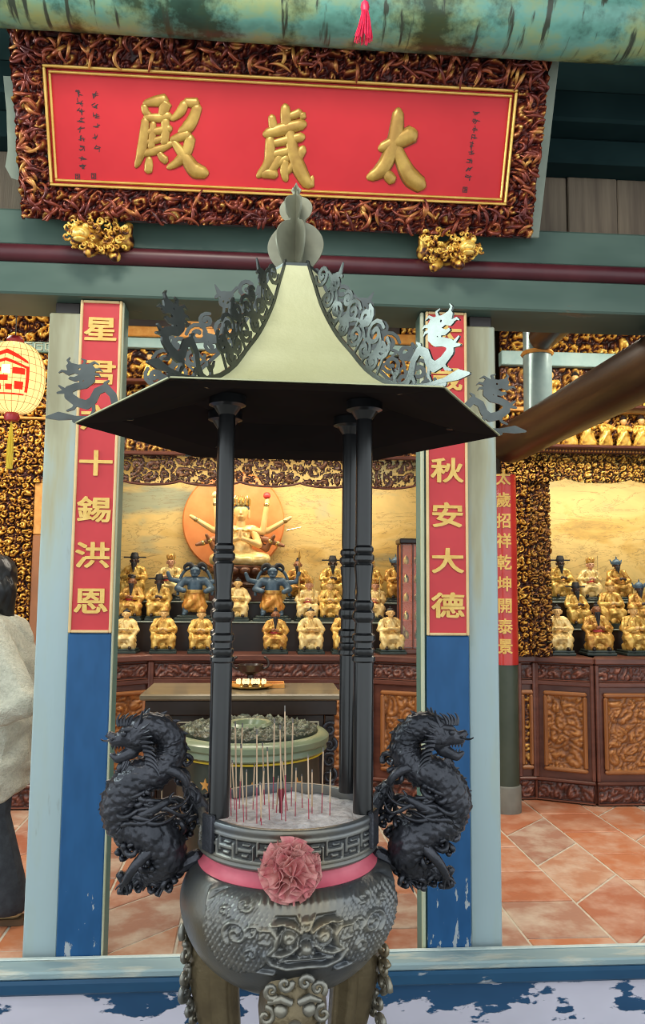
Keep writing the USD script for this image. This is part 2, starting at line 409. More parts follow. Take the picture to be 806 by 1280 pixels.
# outlines of the characters (coordinates of each ring)
GLYPHS = {
 '星': "-46,-24 -46,-22 -39,-17 -29,-2 -34,-1 -34,37 35,36 35,0 5,-2 6,-9 38,-9 38,-17 5,-18 6,-25 34,-25 34,-33 6,-33 5,-41 44,-42 45,-43 44,-51 -44,-51 -45,-50 -44,-42 -6,-42 -5,-34 -33,-33 -33,-25 -39,-29;-25,8 24,7 25,13 -24,14;-25,23 24,22 25,28 -24,29;-32,-23 -32,-25 -6,-25 -5,-18 -27,-17;-17,-1 -20,-9 -6,-9 -5,-2",
 '君': "-47,-32 -46,-29 -32,-20 -23,-8 -24,-7 -36,-7 -36,1 -18,2 -15,8 -16,11 -45,11 -46,19 -12,20 -10,25 -11,28 -35,28 -34,37 35,36 35,20 46,19 46,11 35,10 35,-7 -11,-7 -15,-14 37,-15 38,-17 37,-53 28,-53 27,-49 -14,-49 -16,-54 -24,-54 -25,-27 -40,-38 -43,-38;-15,-39 27,-40 28,-25 -14,-24;-5,9 -6,2 24,2 25,10 -3,11;1,28 0,20 25,21 24,28",
 '六': "-45,15 -1,15 -10,38 -1,41 9,21 9,18 6,17 6,15 45,15 46,6 -45,5|10,-10 10,-7 16,-4 18,-4 21,-7 41,-37 46,-48 39,-52 36,-52 25,-32|-46,-48 -46,-45 -36,-34 -27,-19 -21,-6 -17,-5 -11,-7 -10,-10 -15,-20 -37,-53",
 '十': "-46,-5 -45,4 -5,4 -5,41 5,41 5,4 46,4 46,-6 5,-6 5,-53 -5,-53 -5,-6",
 '錫': "-44,8 -47,17 -35,27 -26,42 -20,40 -20,34 -4,21 -2,37 41,37 41,-1 15,-1 12,-6 13,-8 46,-9 44,-39 41,-50 37,-53 24,-53 22,-47 22,-45 32,-45 34,-43 37,-20 36,-16 32,-18 25,-37 13,-53 9,-52 6,-49 6,-47 17,-34 22,-24 23,-16 19,-16 10,-34 -1,-46 -3,-46 -7,-42 -10,-42 -43,-50 -45,-46 -45,-41 -32,-39 -29,-37 -30,-33 -36,-36 -39,-35 -42,-15 -39,-14 -35,-15 -32,-31 -30,-33 -29,-12 -43,-11 -44,-2 -30,-2 -29,6 -38,7 -40,9;6,8 31,7 32,13 7,14;6,23 31,22 32,28 7,29;-13,-33 -8,-34 -6,-38 -3,-37 8,-23 10,-16 6,-16 -2,-26 -6,-26 -8,-23 -11,-23;-12,-13 -9,-14 -6,-18 4,-3 3,-1 -3,-1 -4,19 -7,14 -10,12 -10,7 -21,6 -20,-2 -6,-2 -6,-10 -12,-11;-32,17 -32,15 -12,16 -24,26;-19,-26 -15,-12 -16,-11 -21,-12 -21,-26;-18,-36 -21,-33 -21,-36",
 '洪': "-43,-47 -43,-44 -25,-14 -21,-15 -20,-12 -5,-11 -5,10 -18,11 -18,20 -5,20 -5,41 4,41 5,20 22,20 22,41 31,41 32,20 46,19 45,11 32,10 32,-11 47,-12 47,-21 -18,-21 -35,-52 -39,-51;4,-10 6,-12 22,-12 22,11 4,11|20,-31 25,-26 28,-26 41,-40 46,-49 40,-53 37,-53 31,-42|-21,-48 -21,-46 -10,-37 -3,-25 6,-28 3,-35 -3,-43 -13,-53 -17,-52|-41,33 -41,36 -37,40 -35,40 -17,29 -16,26 -21,20 -23,20|-47,5 -43,12 -40,12 -23,3 -23,-1 -28,-6",
 '恩': "22,-23 22,-21 31,-18 41,-32 46,-43 37,-47 31,-34|-36,37 36,37 36,-15 1,-15 14,-32 8,-37 5,-37 1,-29 -8,-20 -4,-17 -5,-15 -36,-15;7,11 22,0 19,-7 26,-7 26,29 4,29 5,21 22,21 22,13 7,13;-14,-5 -14,-7 15,-6 -1,7 -6,0;-26,-6 -20,-7 -23,0 -14,4 -8,12 -9,13 -22,13 -22,21 -6,21 -4,25 -4,29 -26,29|-22,-20 -12,-21 -11,-43 15,-43 18,-37 18,-30 20,-30 27,-33 25,-47 18,-52 -14,-52 -19,-50 -22,-45|-45,-45 -45,-42 -37,-29 -35,-21 -32,-20 -26,-22 -27,-29 -35,-46 -39,-49",
 '春': "-47,-24 -45,-20 -36,-16 -25,-5 -45,-4 -46,4 -18,5 -15,9 -16,11 -37,11 -37,19 -12,19 -10,21 -11,24 -39,24 -40,33 -8,33 -6,41 3,41 4,33 40,33 39,24 2,24 0,21 1,19 37,19 37,11 -3,11 -6,6 -5,5 46,5 45,-4 25,-5 35,-15 47,-21 47,-23 42,-29 28,-22 27,-53 18,-53 16,-49 -16,-49 -17,-53 -27,-53 -27,-22 -29,-22 -39,-29 -42,-29;-17,-40 17,-41 18,-34 -16,-33;-17,-24 17,-25 18,-19 -16,-18;-15,-9 15,-10 16,-9 12,-4 -11,-4",
 '秋': "-13,-48 1,-36 7,-25 13,-2 14,41 23,41 22,0 24,-7 27,-6 29,-1 35,18 38,19 45,16 34,-11 31,-12 26,-10 25,-13 28,-22 34,-34 48,-47 43,-53 35,-49 25,-37 18,-23 11,-38 1,-49 -5,-53 -8,-53|-48,-30 -48,-27 -39,-15 -31,2 -46,3 -46,12 -29,13 -29,26 -43,24 -46,32 -11,40 -6,33 -19,29 -19,12 -5,12 -3,10 -1,12 0,19 7,18 8,13 5,-2 1,-11 -2,-12 -8,-10 -7,-14 -12,-21 -17,-14 -19,-15 -19,-53 -21,-54 -29,-53 -29,-17 -32,-18 -35,-26 -42,-36 -45,-35;-18,3 -12,-8 -8,-10 -4,0 -4,3",
 '安': "-44,-7 -44,2 -16,2 -8,19 1,17 1,14 -5,3 -4,2 44,2 45,1 44,-7 25,-7 22,-15 13,-28 41,-43 42,-47 35,-53 10,-39 3,-37 -4,-42 -17,-48 -38,-53 -43,-46 -42,-44 -18,-38 -8,-32 -32,-22 -25,-12 -23,-7;-17,-17 2,-25 9,-17 13,-8 -10,-7|31,21 -31,21 -32,8 -42,8 -41,30 -7,30 -9,40 -2,42 1,40 6,30 42,30 42,8 32,8",
 '大': "-46,-47 -45,-44 -34,-39 -21,-27 -14,-15 -8,2 -45,3 -45,12 -6,13 -5,41 5,41 5,13 45,13 45,3 8,2 17,-18 22,-26 33,-37 47,-45 41,-53 30,-48 16,-35 9,-25 0,-7 -10,-29 -25,-45 -38,-53 -41,-53",
 '德': "-44,-20 -48,-12 -36,0 -25,19 -21,19 -15,16 -13,20 7,21 6,25 -18,25 -18,33 8,33 9,41 16,42 19,41 20,33 47,32 46,25 18,25 16,22 17,20 43,19 42,-8 -13,-8 -14,15 -15,16 -17,15 -24,2 -24,-44 -21,-42 -14,-26 -7,-28 -9,-38 -16,-50 -23,-46 -24,-53 -34,-52 -34,-14 -36,-13 -41,-20;26,1 34,0 34,12 26,12;10,1 18,0 18,12 10,12;-6,1 2,0 2,12 -6,12|-19,-20 -19,-12 47,-12 47,-20 15,-20 15,-22 20,-29 21,-33 15,-36 13,-36 5,-20|30,-30 31,-26 37,-25 45,-38 47,-46 39,-48|-4,-26 4,-26 4,-42 6,-44 22,-44 24,-42 25,-34 32,-37 32,-44 30,-49 26,-52 -1,-51 -4,-48|-47,16 -47,20 -32,33 -27,41 -23,41 -18,38 -18,36 -29,23 -42,11",
 '太': "-47,-47 -47,-45 -31,-37 -20,-26 -13,-13 -8,2 -9,5 -45,5 -44,15 -6,15 -5,41 5,41 5,15 45,15 45,5 9,4 12,-6 23,-26 35,-38 48,-45 48,-47 42,-54 28,-46 18,-36 8,-21 1,-6 -8,-26 11,-44 12,-47 10,-49 6,-52 3,-52 -14,-34 -25,-45 -38,-53 -42,-53",
 '歲': "-47,-50 -40,-30 -39,3 8,4 6,11 -45,11 -45,19 -29,19 -29,36 -20,37 -19,19 -4,19 -4,41 6,41 7,33 35,33 36,25 7,25 6,20 45,19 45,11 33,10 37,7 36,3 44,3 44,-5 18,-6 19,-16 22,-22 24,-20 29,-8 38,-10 30,-28 25,-34 31,-43 35,-44 38,-39 38,-31 41,-31 46,-34 45,-45 42,-51 38,-53 29,-52 19,-42 4,-53 1,-53 -4,-48 -2,-45 5,-42 15,-32 12,-25 8,-5 -30,-5 -29,-11 -27,-9 6,-9 5,-17 -6,-17 -6,-28 -5,-29 -3,-28 0,-20 7,-20 8,-21 7,-26 2,-35 -7,-44 -19,-51 -27,-53 -30,-49 -30,-46 -25,-45 -13,-39 -15,-36 -16,-23 -18,-25 -24,-38 -33,-36 -34,-44 -40,-54;17,4 25,3 26,4 19,8 18,11 16,9;-20,-19 -16,-21 -15,-18 -20,-17;-29,-15 -31,-22 -30,-31 -23,-18",
 '招': "-46,-22 -48,-12 -36,-9 -34,-7 -34,11 -47,12 -47,21 -34,21 -33,42 -25,41 -25,21 -13,21 -13,12 -25,11 -24,-5 -16,-3 -14,0 -6,4 0,11 4,22 4,28 -12,28 -12,37 43,37 42,10 39,-2 32,-6 19,-6 17,3 29,3 31,5 33,15 33,27 14,28 11,12 6,3 -1,-4 -8,-8 -11,-8 -13,-5 -14,-12 -25,-16 -25,-47 -29,-52 -43,-53 -45,-44 -34,-43 -34,-20 -37,-19|-8,-10 41,-10 42,-53 32,-53 31,-49 1,-49 -1,-54 -8,-54;0,-39 32,-40 32,-19 0,-19",
 '祥': "-44,-23 -47,-14 -36,-5 -24,13 -25,15 -45,15 -46,17 -45,24 -30,25 -38,36 -38,38 -33,41 -30,41 -21,28 -22,24 -15,24 -10,20 4,22 3,26 -3,37 0,40 3,41 6,40 11,31 14,21 22,21 24,22 32,41 41,39 41,36 33,22 45,21 45,12 24,12 23,2 42,1 43,-8 24,-8 23,-19 47,-20 47,-29 23,-29 23,-53 14,-53 14,-29 -11,-29 -12,-20 -16,-22 -22,-15 -23,-53 -33,-53 -33,-17 -35,-16 -42,-23;-21,-1 -11,-12 -10,-16 -12,-18 -11,-20 14,-19 13,-8 -7,-8 -7,1 14,1 13,12 -9,12 -9,19 -10,20 -16,8 -21,1",
 '乾': "-47,-35 -47,-27 -27,-26 -28,-20 -42,-20 -42,15 -28,15 -27,21 -45,22 -46,23 -45,31 -28,31 -27,41 -18,41 -17,31 0,31 0,22 -17,22 -18,15 -1,14 6,26 11,41 20,40 17,29 18,26 47,26 46,17 13,17 6,6 7,4 37,4 40,2 40,-1 18,-27 11,-41 13,-43 36,-43 39,-37 39,-29 42,-29 48,-32 47,-43 43,-51 9,-52 2,-47 2,-36 -17,-36 -18,-53 -26,-54 -27,-36;-2,-20 -17,-20 -18,-26 1,-27 1,-34 2,-35 23,-5 4,-5 4,2 -2,4;-34,-11 -12,-12 -11,-7 -33,-6;-34,3 -32,1 -12,1 -11,6 -33,7",
 '坤': "-47,-31 -46,-26 -41,-25 -35,-21 -35,7 -46,8 -47,16 -35,18 -34,40 -25,40 -24,17 -12,16 -12,28 11,28 11,41 20,41 21,28 43,27 43,-28 42,-30 34,-30 32,-25 20,-25 20,-53 11,-53 10,-25 -2,-25 -3,-30 -12,-30 -12,-24 -14,-23 -41,-36 -45,-36;20,7 33,6 33,19 20,19;33,-4 20,-3 20,-16 33,-16;-3,-15 11,-16 11,-3 -3,-3;-3,7 11,6 11,19 -3,19;-25,-17 -16,-14 -12,-15 -13,9 -25,7",
 '開': "3,2 4,37 43,36 43,-44 42,-49 39,-52 21,-53 19,-44 33,-43 33,0;12,24 32,23 33,28 13,29;13,15 13,9 33,10 32,16|-28,-28 -28,-21 -15,-20 -15,-11 -26,-11 -26,-3 26,-3 26,-11 14,-12 14,-19 15,-21 28,-21 28,-29 14,-29 13,-52 6,-51 6,-29 -6,-29 -12,-45 -20,-53 -22,-53 -27,-47 -19,-40 -16,-33 -16,-30;-6,-20 5,-21 6,-19 6,-12 4,-11 -6,-11|-42,-54 -42,37 -4,37 -4,1 -33,1 -33,-54;-33,10 -14,9 -13,15 -31,16 -33,14;-32,29 -32,23 -13,24 -14,29",
 '泰': "-47,-24 -47,-22 -33,-14 -26,-6 -46,-5 -46,3 -19,3 -16,8 -17,10 -35,10 -35,18 -12,18 -9,23 -10,24 -40,24 -41,25 -40,32 -8,32 -6,34 -5,41 4,41 5,32 41,32 41,24 2,24 0,21 1,18 37,18 37,10 -4,10 -7,5 -6,3 46,3 46,-5 25,-6 34,-14 48,-20 45,-26 43,-28 40,-28 27,-21 18,-30 19,-32 37,-41 36,-46 33,-49 6,-35 5,-48 2,-52 -15,-53 -17,-45 -4,-45 -5,-37 -32,-48 -36,-48 -40,-42 -39,-40 -23,-35 -17,-32 -28,-21 -39,-29 -42,-29;5,-5 5,-24 9,-27 20,-15 11,-5;-21,-16 -9,-29 -5,-28 -3,-5 -13,-5",
 '景': "-46,-47 -46,-44 -31,-38 -23,-32 -24,-31 -32,-30 -31,-8 31,-8 32,-31 21,-31 20,-32 45,-45 45,-47 40,-52 38,-52 12,-39 11,-37 16,-33 16,-31 6,-31 4,-50 -2,-53 -15,-53 -18,-45 -5,-45 -5,-32 -16,-31 -17,-33 -13,-36 -25,-45 -39,-52;-22,-22 22,-23 23,-17 -21,-16|-45,-5 -45,3 -6,4 -9,8 -34,8 -34,38 34,38 34,8 4,8 3,7 6,3 45,3 45,-5;-25,27 23,26 24,30 -24,31;-24,19 -24,15 24,16 23,19",
}
# ------------------------------------------------------------------ materials
def M(name, nodes, links, surface='p.BSDF'):
    return usdkit.material(stage, '/World/Looks/' + name, nodes, links, surface=surface)


def paint(name, c1, c2=None, rough=.5, metal=0., scale=6., bump=.0, bscale=60., lo=.35, hi=.65, stretch=None, coat=0., spec=.5, detail=4.):
    c2 = c2 or c1
    nodes = {'g': ('geometry', {}), 'm': ('mapping', {'scale': stretch or (1, 1, 1)}),
             'n': ('noise_texture', {'scale': scale, 'detail': detail, 'roughness': .6}),
             'r': ('rgb_ramp', {'ramp': [(lo, c1), (hi, c2)]}),
             'p': ('principled_bsdf', {'roughness': rough, 'metallic': metal, 'coat_weight': coat, 'specular_ior_level': spec})}
    links = [('g.position', 'm.vector'), ('m.vector', 'n.vector'), ('n.fac', 'r.fac'), ('r.color', 'p.base_color')]
    if bump:
        nodes['bn'] = ('noise_texture', {'scale': bscale, 'detail': 3.})
        nodes['b'] = ('bump', {'strength': bump, 'distance': .01})
        links += [('m.vector', 'bn.vector'), ('bn.fac', 'b.height'), ('b.normal', 'p.normal')]
    return M(name, nodes, links)


def coat_and_shade(name, ramp, rough=.4, metal=0., scale=30., rough2=None, amount=.25):
    """colour by carved height: gilding over lacquer, and shade painted into the recesses"""
    nodes = {'a': ('attribute', {'attribute': 'hgt'}), 'g': ('geometry', {}), 'n': ('noise_texture', {'scale': scale, 'detail': 3.}),
             's': ('math', {'math_type': 'multiply_add', 'value2': amount, 'value3': -amount / 2}),
             'ad': ('math', {'math_type': 'add'}),
             'r': ('rgb_ramp', {'ramp': ramp}), 'p': ('principled_bsdf', {'roughness': rough, 'metallic': metal})}
    links = [('g.position', 'n.vector'), ('n.fac', 's.value1'), ('a.fac', 'ad.value1'), ('s.value', 'ad.value2'), ('ad.value', 'r.fac'), ('r.color', 'p.base_color')]
    return M(name, nodes, links)


def peeling(name, coat, coat2, under, scale, thr, rough=.55, zlo=None, zhi=None, stretch=(1, 1, 1), seed=0., soft=.02, gain=.3, spec=.3):
    """paint worn through to what lies beneath; more of it is gone towards the height zlo"""
    nodes = {'g': ('geometry', {}), 'm': ('mapping', {'scale': stretch, 'location': (seed, seed * .7, seed * .3)}),
             'n': ('noise_texture', {'scale': scale, 'detail': 5., 'roughness': .55}), 'n2': ('noise_texture', {'scale': scale * .5, 'detail': 3.}),
             'cc': ('rgb_ramp', {'ramp': [(.35, coat), (.65, coat2)]}),
             'cu': ('rgb_ramp', {'ramp': [(.3, under), (.7, tuple(x * .82 for x in under))]}),
             'mx': ('mix', {}), 'p': ('principled_bsdf', {'roughness': rough, 'specular_ior_level': spec}),
             'bp': ('bump', {'strength': .6, 'distance': .004, 'invert': True}),
             'r': ('rgb_ramp', {'ramp': [(thr - soft, (0, 0, 0)), (thr + soft, (1, 1, 1))]})}
    links = [('g.position', 'm.vector'), ('m.vector', 'n.vector'), ('m.vector', 'n2.vector'), ('n2.fac', 'cc.fac'), ('n2.fac', 'cu.fac'),
             ('cc.color', 'mx.color1'), ('cu.color', 'mx.color2'), ('r.color', 'mx.fac'), ('mx.color', 'p.base_color'), ('r.color', 'bp.height'), ('bp.normal', 'p.normal')]
    if zlo is not None:
        nodes['xyz'] = ('separate_xyz', {})
        nodes['mr'] = ('map_range', {'from_min': zlo, 'from_max': zhi, 'to_min': gain, 'to_max': 0., 'clamp': True})
        nodes['ad'] = ('math', {'math_type': 'add'})
        links += [('g.position', 'xyz.vector'), ('xyz.z', 'mr.value'), ('n.fac', 'ad.value1'), ('mr.result', 'ad.value2'), ('ad.value', 'r.fac')]
    else:
        links += [('n.fac', 'r.fac')]
    return M(name, nodes, links)


def glow(name, color, strength):
    return M(name, {'e': ('emission', {'color': color, 'strength': strength})}, [], 'e.emission')


GOLD_RAMP = [(.12, (.014, .004, .004)), (.32, (.070, .014, .008)), (.43, (.40, .16, .025)), (.56, (.80, .45, .07)), (.75, (.95, .62, .14)), (1., (1., .76, .28))]
m_gilt = coat_and_shade('gilded_carving', GOLD_RAMP, .36, .45)
m_gilt_dark = coat_and_shade('dark_gilded_carving', [(.10, (.012, .004, .003)), (.30, (.07, .016, .008)), (.46, (.30, .12, .022)), (.66, (.62, .34, .07)), (1., (.80, .52, .14))], .38, .35)
m_plaque_frame = coat_and_shade('plaque_frame_lacquer', [(.08, (.012, .003, .003)), (.30, (.10, .014, .012)), (.48, (.20, .034, .018)), (.62, (.34, .085, .030)), (.80, (.60, .30, .07)), (1., (.78, .50, .16))], .30, .35)
m_valance = coat_and_shade('valance_lacquer', [(.10, (.012, .004, .003)), (.5, (.055, .015, .008)), (.80, (.16, .060, .018)), (1., (.34, .17, .05))], .4, .1)
m_rosewood_carving = coat_and_shade('rosewood_carving', [(.05, (.035, .010, .007)), (.45, (.130, .040, .026)), (1., (.28, .105, .066))], .34, 0., amount=.12)
m_panel_carving = coat_and_shade('amber_panel_carving', [(.05, (.14, .045, .012)), (.45, (.34, .125, .030)), (1., (.50, .215, .062))], .38, .05, amount=.15)
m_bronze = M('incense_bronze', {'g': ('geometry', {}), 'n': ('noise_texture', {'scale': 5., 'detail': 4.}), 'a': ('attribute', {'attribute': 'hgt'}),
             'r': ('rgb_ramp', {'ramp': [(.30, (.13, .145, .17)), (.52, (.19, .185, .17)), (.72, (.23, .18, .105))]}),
             'r2': ('rgb_ramp', {'ramp': [(.22, (.32, .32, .33)), (.42, (.80, .80, .80)), (.62, (1.05, 1.02, .98)), (.95, (1.6, 1.5, 1.3))]}), 'mx': ('mix', {'mix_type': 'multiply', 'fac': 1.}),  # shade painted by relief height: hollows darkened, raised parts brightened
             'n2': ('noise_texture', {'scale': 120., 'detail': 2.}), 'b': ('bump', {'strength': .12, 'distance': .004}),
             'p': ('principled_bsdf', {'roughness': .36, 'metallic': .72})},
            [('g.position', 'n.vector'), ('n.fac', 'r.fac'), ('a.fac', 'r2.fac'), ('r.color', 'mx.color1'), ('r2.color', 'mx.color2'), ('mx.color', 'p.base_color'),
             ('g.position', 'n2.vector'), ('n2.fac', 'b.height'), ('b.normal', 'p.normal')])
m_leg_bronze = paint('brown_leg_bronze', (.12, .092, .055), (.20, .155, .09), .34, .7, 9., .12, 120.)
m_black_bronze = paint('black_bronze', (.026, .028, .036), (.065, .066, .080), .30, .6, 14., .15, 160.)
m_black_steel = paint('black_painted_steel', (.006, .006, .007), (.010, .010, .011), .24, 0., 8., spec=.6)
m_roof_top = paint('brushed_roof_steel', (.42, .42, .235), (.48, .48, .29), .55, .15, 3., .08, 90.)
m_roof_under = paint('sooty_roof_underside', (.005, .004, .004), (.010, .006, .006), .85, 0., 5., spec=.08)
m_cutout = paint('grey_steel_cutout', (.070, .076, .073), (.115, .125, .12), .27, .85, 9., spec=.4)
m_finial = paint('finial_steel', (.17, .17, .125), (.27, .27, .20), .45, .4, 7.)
m_ash = paint('incense_ash', (.42, .38, .38), (.66, .62, .62), .95, 0., 40., .6, 90.)
m_stick = paint('incense_stick', (.50, .33, .20), (.62, .44, .30), .8)
m_stick_pink = paint('incense_stick_pink', (.42, .07, .10), (.50, .11, .14), .7)
m_ember = paint('incense_burnt_tip', (.10, .09, .085), (.2, .18, .17), .9)
m_pink_band = paint('pink_satin', (.55, .085, .13), (.66, .14, .19), .5, 0., 8.)
m_rosette = paint('pink_satin_rosette', (.56, .15, .17), (.74, .38, .34), .45, 0., 45.)
m_red_panel = paint('red_lacquer', (.48, .013, .020), (.55, .019, .026), .42, 0., 2., .03, 12., spec=.3)
m_red_couplet = paint('red_couplet_paint', (.50, .020, .028), (.57, .030, .038), .42, 0., 3.)
m_couplet_edge = paint('cream_gold_edge', (.66, .44, .20), (.75, .54, .28), .5)
m_couplet_glyph = paint('gilt_lettering', (.66, .40, .085), (.78, .52, .15), .42, .15, 20.)
m_gold_char = paint('gold_relief_character', (.34, .18, .035), (.52, .32, .07), .34, .35, 14.)
m_char_edge = paint('bronzed_character_edge', (.16, .06, .018), (.22, .09, .03), .4, .3)
m_black_ink = paint('black_inscription', (.02, .008, .008), None, .5)
m_gold_line = paint('gold_moulding', (.62, .36, .07), (.74, .48, .13), .32, .5, 10.)
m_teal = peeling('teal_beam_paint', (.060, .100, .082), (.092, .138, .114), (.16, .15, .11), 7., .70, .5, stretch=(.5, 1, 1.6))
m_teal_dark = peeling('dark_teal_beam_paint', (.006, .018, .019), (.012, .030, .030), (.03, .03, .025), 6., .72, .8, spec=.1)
m_maroon = paint('maroon_moulding', (.060, .008, .014), (.085, .014, .020), .4, 0., 5.)
m_wall_wood = paint('smoked_wall_boards', (.095, .066, .045), (.175, .130, .088), .7, 0., 3., .2, 30., stretch=(6, 1, .35))
m_log = M('verdigris_log_paint', {'g': ('geometry', {}), 'm': ('mapping', {'scale': (.7, 1, 1)}), 'n': ('noise_texture', {'scale': 3.2, 'detail': 5., 'roughness': .65}),
          'r': ('rgb_ramp', {'ramp': [(.28, (.05, .14, .11)), (.42, (.12, .30, .25)), (.50, (.20, .30, .17)), (.60, (.30, .31, .11)), (.74, (.16, .15, .05))]}),
          'n4': ('noise_texture', {'scale': 2.6, 'detail': 6., 'roughness': .7}), 'r4': ('rgb_ramp', {'ramp': [(.46, (1, 1, 1)), (.58, (.16, .17, .14))]}), 'mg': ('mix', {'mix_type': 'multiply', 'fac': 1.}), 'm2': ('mapping', {'scale': (13, 1, 3.4)}), 'n2': ('noise_texture', {'scale': 2.2, 'detail': 5.}),
          'r2': ('rgb_ramp', {'ramp': [(.60, (0, 0, 0)), (.66, (1, 1, 1))]}), 'mx': ('mix', {'color2': (.035, .045, .03)}),
          'p': ('principled_bsdf', {'roughness': .30})},
         [('g.position', 'm.vector'), ('m.vector', 'n.vector'), ('n.fac', 'r.fac'), ('g.position', 'm2.vector'), ('m2.vector', 'n2.vector'), ('n2.fac', 'r2.fac'),
          ('g.position', 'n4.vector'), ('n4.fac', 'r4.fac'), ('r4.color', 'mg.color2'), ('r.color', 'mg.color1'), ('mg.color', 'mx.color1'), ('r2.color', 'mx.fac'), ('mx.color', 'p.base_color')])
m_blue_board = peeling('blue_board_paint', (.012, .075, .200), (.016, .090, .235), (.42, .46, .50), 16., .86, .42, .10, .95, (2.2, 2.2, .8), 3., .012, .26)
m_grey_post = M('weathered_post_paint', {'g': ('geometry', {}), 'm': ('mapping', {'scale': (3., 3., .5)}), 'n': ('noise_texture', {'scale': 9., 'detail': 5.}), 'n2': ('noise_texture', {'scale': 4., 'detail': 4.}), 'x': ('separate_xyz', {}),
             'mr': ('map_range', {'from_min': 1.1, 'from_max': 2.25, 'to_min': -.25, 'to_max': .25, 'clamp': True}), 'ad': ('math', {'math_type': 'add'}),
             'r': ('rgb_ramp', {'ramp': [(.30, (.35, .45, .475)), (.48, (.36, .44, .42)), (.66, (.37, .36, .245)), (.85, (.27, .25, .155))]}),
             'r2': ('rgb_ramp', {'ramp': [(.68, (0, 0, 0)), (.78, (.6, .6, .6))]}), 'mx': ('mix', {'color2': (.17, .15, .12)}), 'p': ('principled_bsdf', {'roughness': .6}), 'b': ('bump', {'strength': .25, 'distance': .004})},
            [('g.position', 'm.vector'), ('m.vector', 'n.vector'), ('m.vector', 'n2.vector'), ('g.position', 'x.vector'), ('x.z', 'mr.value'), ('mr.result', 'ad.value1'), ('n2.fac', 'ad.value2'), ('ad.value', 'r.fac'), ('n.fac', 'r2.fac'),
             ('r.color', 'mx.color1'), ('r2.color', 'mx.fac'), ('mx.color', 'p.base_color'), ('n.fac', 'b.height'), ('b.normal', 'p.normal')])
m_reveal = paint('pale_reveal_paint', (.42, .45, .30), (.50, .52, .38), .5, 0., 4.)
m_sill_top = peeling('worn_sill_paint', (.24, .33, .36), (.32, .42, .43), (.52, .54, .48), 10., .60, .6, stretch=(.4, 1.5, 1.5), soft=.06)
m_sill_blue = peeling('blue_sill_paint', (.014, .062, .135), (.018, .080, .165), (.40, .42, .46), 9., .67, .5, stretch=(.6, 1, 1.6), seed=5.)
m_sill_face = peeling('peeling_blue_plaster', (.014, .060, .140), (.020, .080, .180), (.66, .63, .74), 3.8, .565, .6, -.16, .045, (1., 1., 2.5), 1.15, .008, .20)
m_hall_wall = paint('dim_hall_wall', (.055, .045, .035), (.08, .065, .05), .8)
m_ceiling = paint('dark_ceiling_boards', (.035, .025, .018), (.055, .04, .03), .8, stretch=(1, 8, 1))
m_board_grey = paint('grey_backing_board', (.20, .23, .18), (.26, .29, .23), .55)
m_sill_edge = paint('pale_sill_edge', (.50, .58, .56), (.62, .68, .64), .6, 0., 14.)
m_stone = paint('courtyard_stone', (.20, .19, .18), (.28, .27, .25), .85, 0., 5., .2)
m_grout = paint('pale_grout', (.50, .44, .36), (.62, .56, .46), .9, 0., 20.)
TILES = []
for k, (a, b) in enumerate([((.46, .155, .075), (.60, .33, .22)), ((.52, .185, .085), (.62, .38, .27)), ((.42, .145, .08), (.58, .36, .27)), ((.50, .235, .14), (.64, .47, .36)), ((.40, .20, .14), (.60, .48, .38))]):
    TILES.append(paint(f'terracotta_tile_{k}', a, b, .42, 0., 5., .12, 40., .42, .68))
m_rosewood = paint('rosewood', (.085, .026, .017), (.150, .050, .032), .32, 0., 3., stretch=(1, 1, 5))
m_amber_wood = paint('amber_wood', (.25, .09, .026), (.34, .13, .04), .34, 0., 3.)
m_riser = paint('dark_stained_riser', (.010, .006, .006), (.022, .012, .010), .35)
m_riser_edge = paint('grey_green_step_edge', (.16, .19, .16), (.22, .25, .21), .4)
m_plinth = paint('green_black_plinth', (.016, .026, .022), (.03, .045, .038), .35)
m_statue_gold = paint('statue_gold_leaf', (.46, .22, .035), (.84, .56, .15), .34, .4, 22.)
m_statue_gold2 = paint('statue_deep_gold', (.36, .14, .025), (.74, .44, .10), .36, .4, 26.)
m_statue_cream = paint('statue_pale_gold', (.66, .42, .13), (.86, .66, .30), .4, .25, 22.)
m_face = paint('statue_face_gold', (.72, .42, .14), (.78, .50, .2), .45)
m_face_pink = paint('statue_face_pink', (.62, .30, .17), (.68, .36, .21), .5)
m_face_dark = paint('statue_face_dark', (.045, .022, .016), (.07, .035, .025), .4)
m_face_brown = paint('statue_face_brown', (.24, .085, .03), (.3, .12, .05), .42)
m_beard = paint('black_beard', (.010, .009, .011), (.02, .018, .02), .6)
m_robe_blue = paint('blue_grey_armour', (.040, .075, .115), (.085, .135, .18), .42, .2, 20.)
m_robe_orange = paint('orange_gold_skirt', (.56, .20, .035), (.74, .38, .08), .4, .25, 20.)
m_dark_brown = paint('dark_brown_lotus', (.07, .022, .012), (.15, .05, .02), .4, .1, 20.)
m_halo = paint('orange_halo_disc', (.60, .17, .035), (.70, .25, .07), .5, 0., 4.)
m_red = paint('red_cloth_paint', (.42, .02, .02), (.5, .03, .025), .5)
m_cyan_band = paint('pale_cyan_board', (.25, .42, .42), (.36, .52, .50), .5, 0., 6.)
m_orange_trim = paint('orange_gold_trim', (.60, .25, .05), (.72, .36, .09), .4, .2, 20.)
m_signboard = paint('brown_black_signboard', (.030, .022, .022), (.042, .032, .030), .45)
m_fret_green = paint('green_fret_board', (.085, .17, .145), (.11, .21, .175), .5)
m_brown_beam = paint('oiled_brown_beam', (.026, .012, .007), (.062, .028, .014), .36, 0., 2.5, .06, 40., stretch=(2, .5, 2))
m_pale_post = paint('pale_blue_post', (.20, .30, .31), (.30, .40, .40), .25, .3, 5.)
m_pillar_red = paint('red_pillar_lacquer', (.42, .022, .020), (.52, .035, .025), .25, 0., 4., coat=.3)
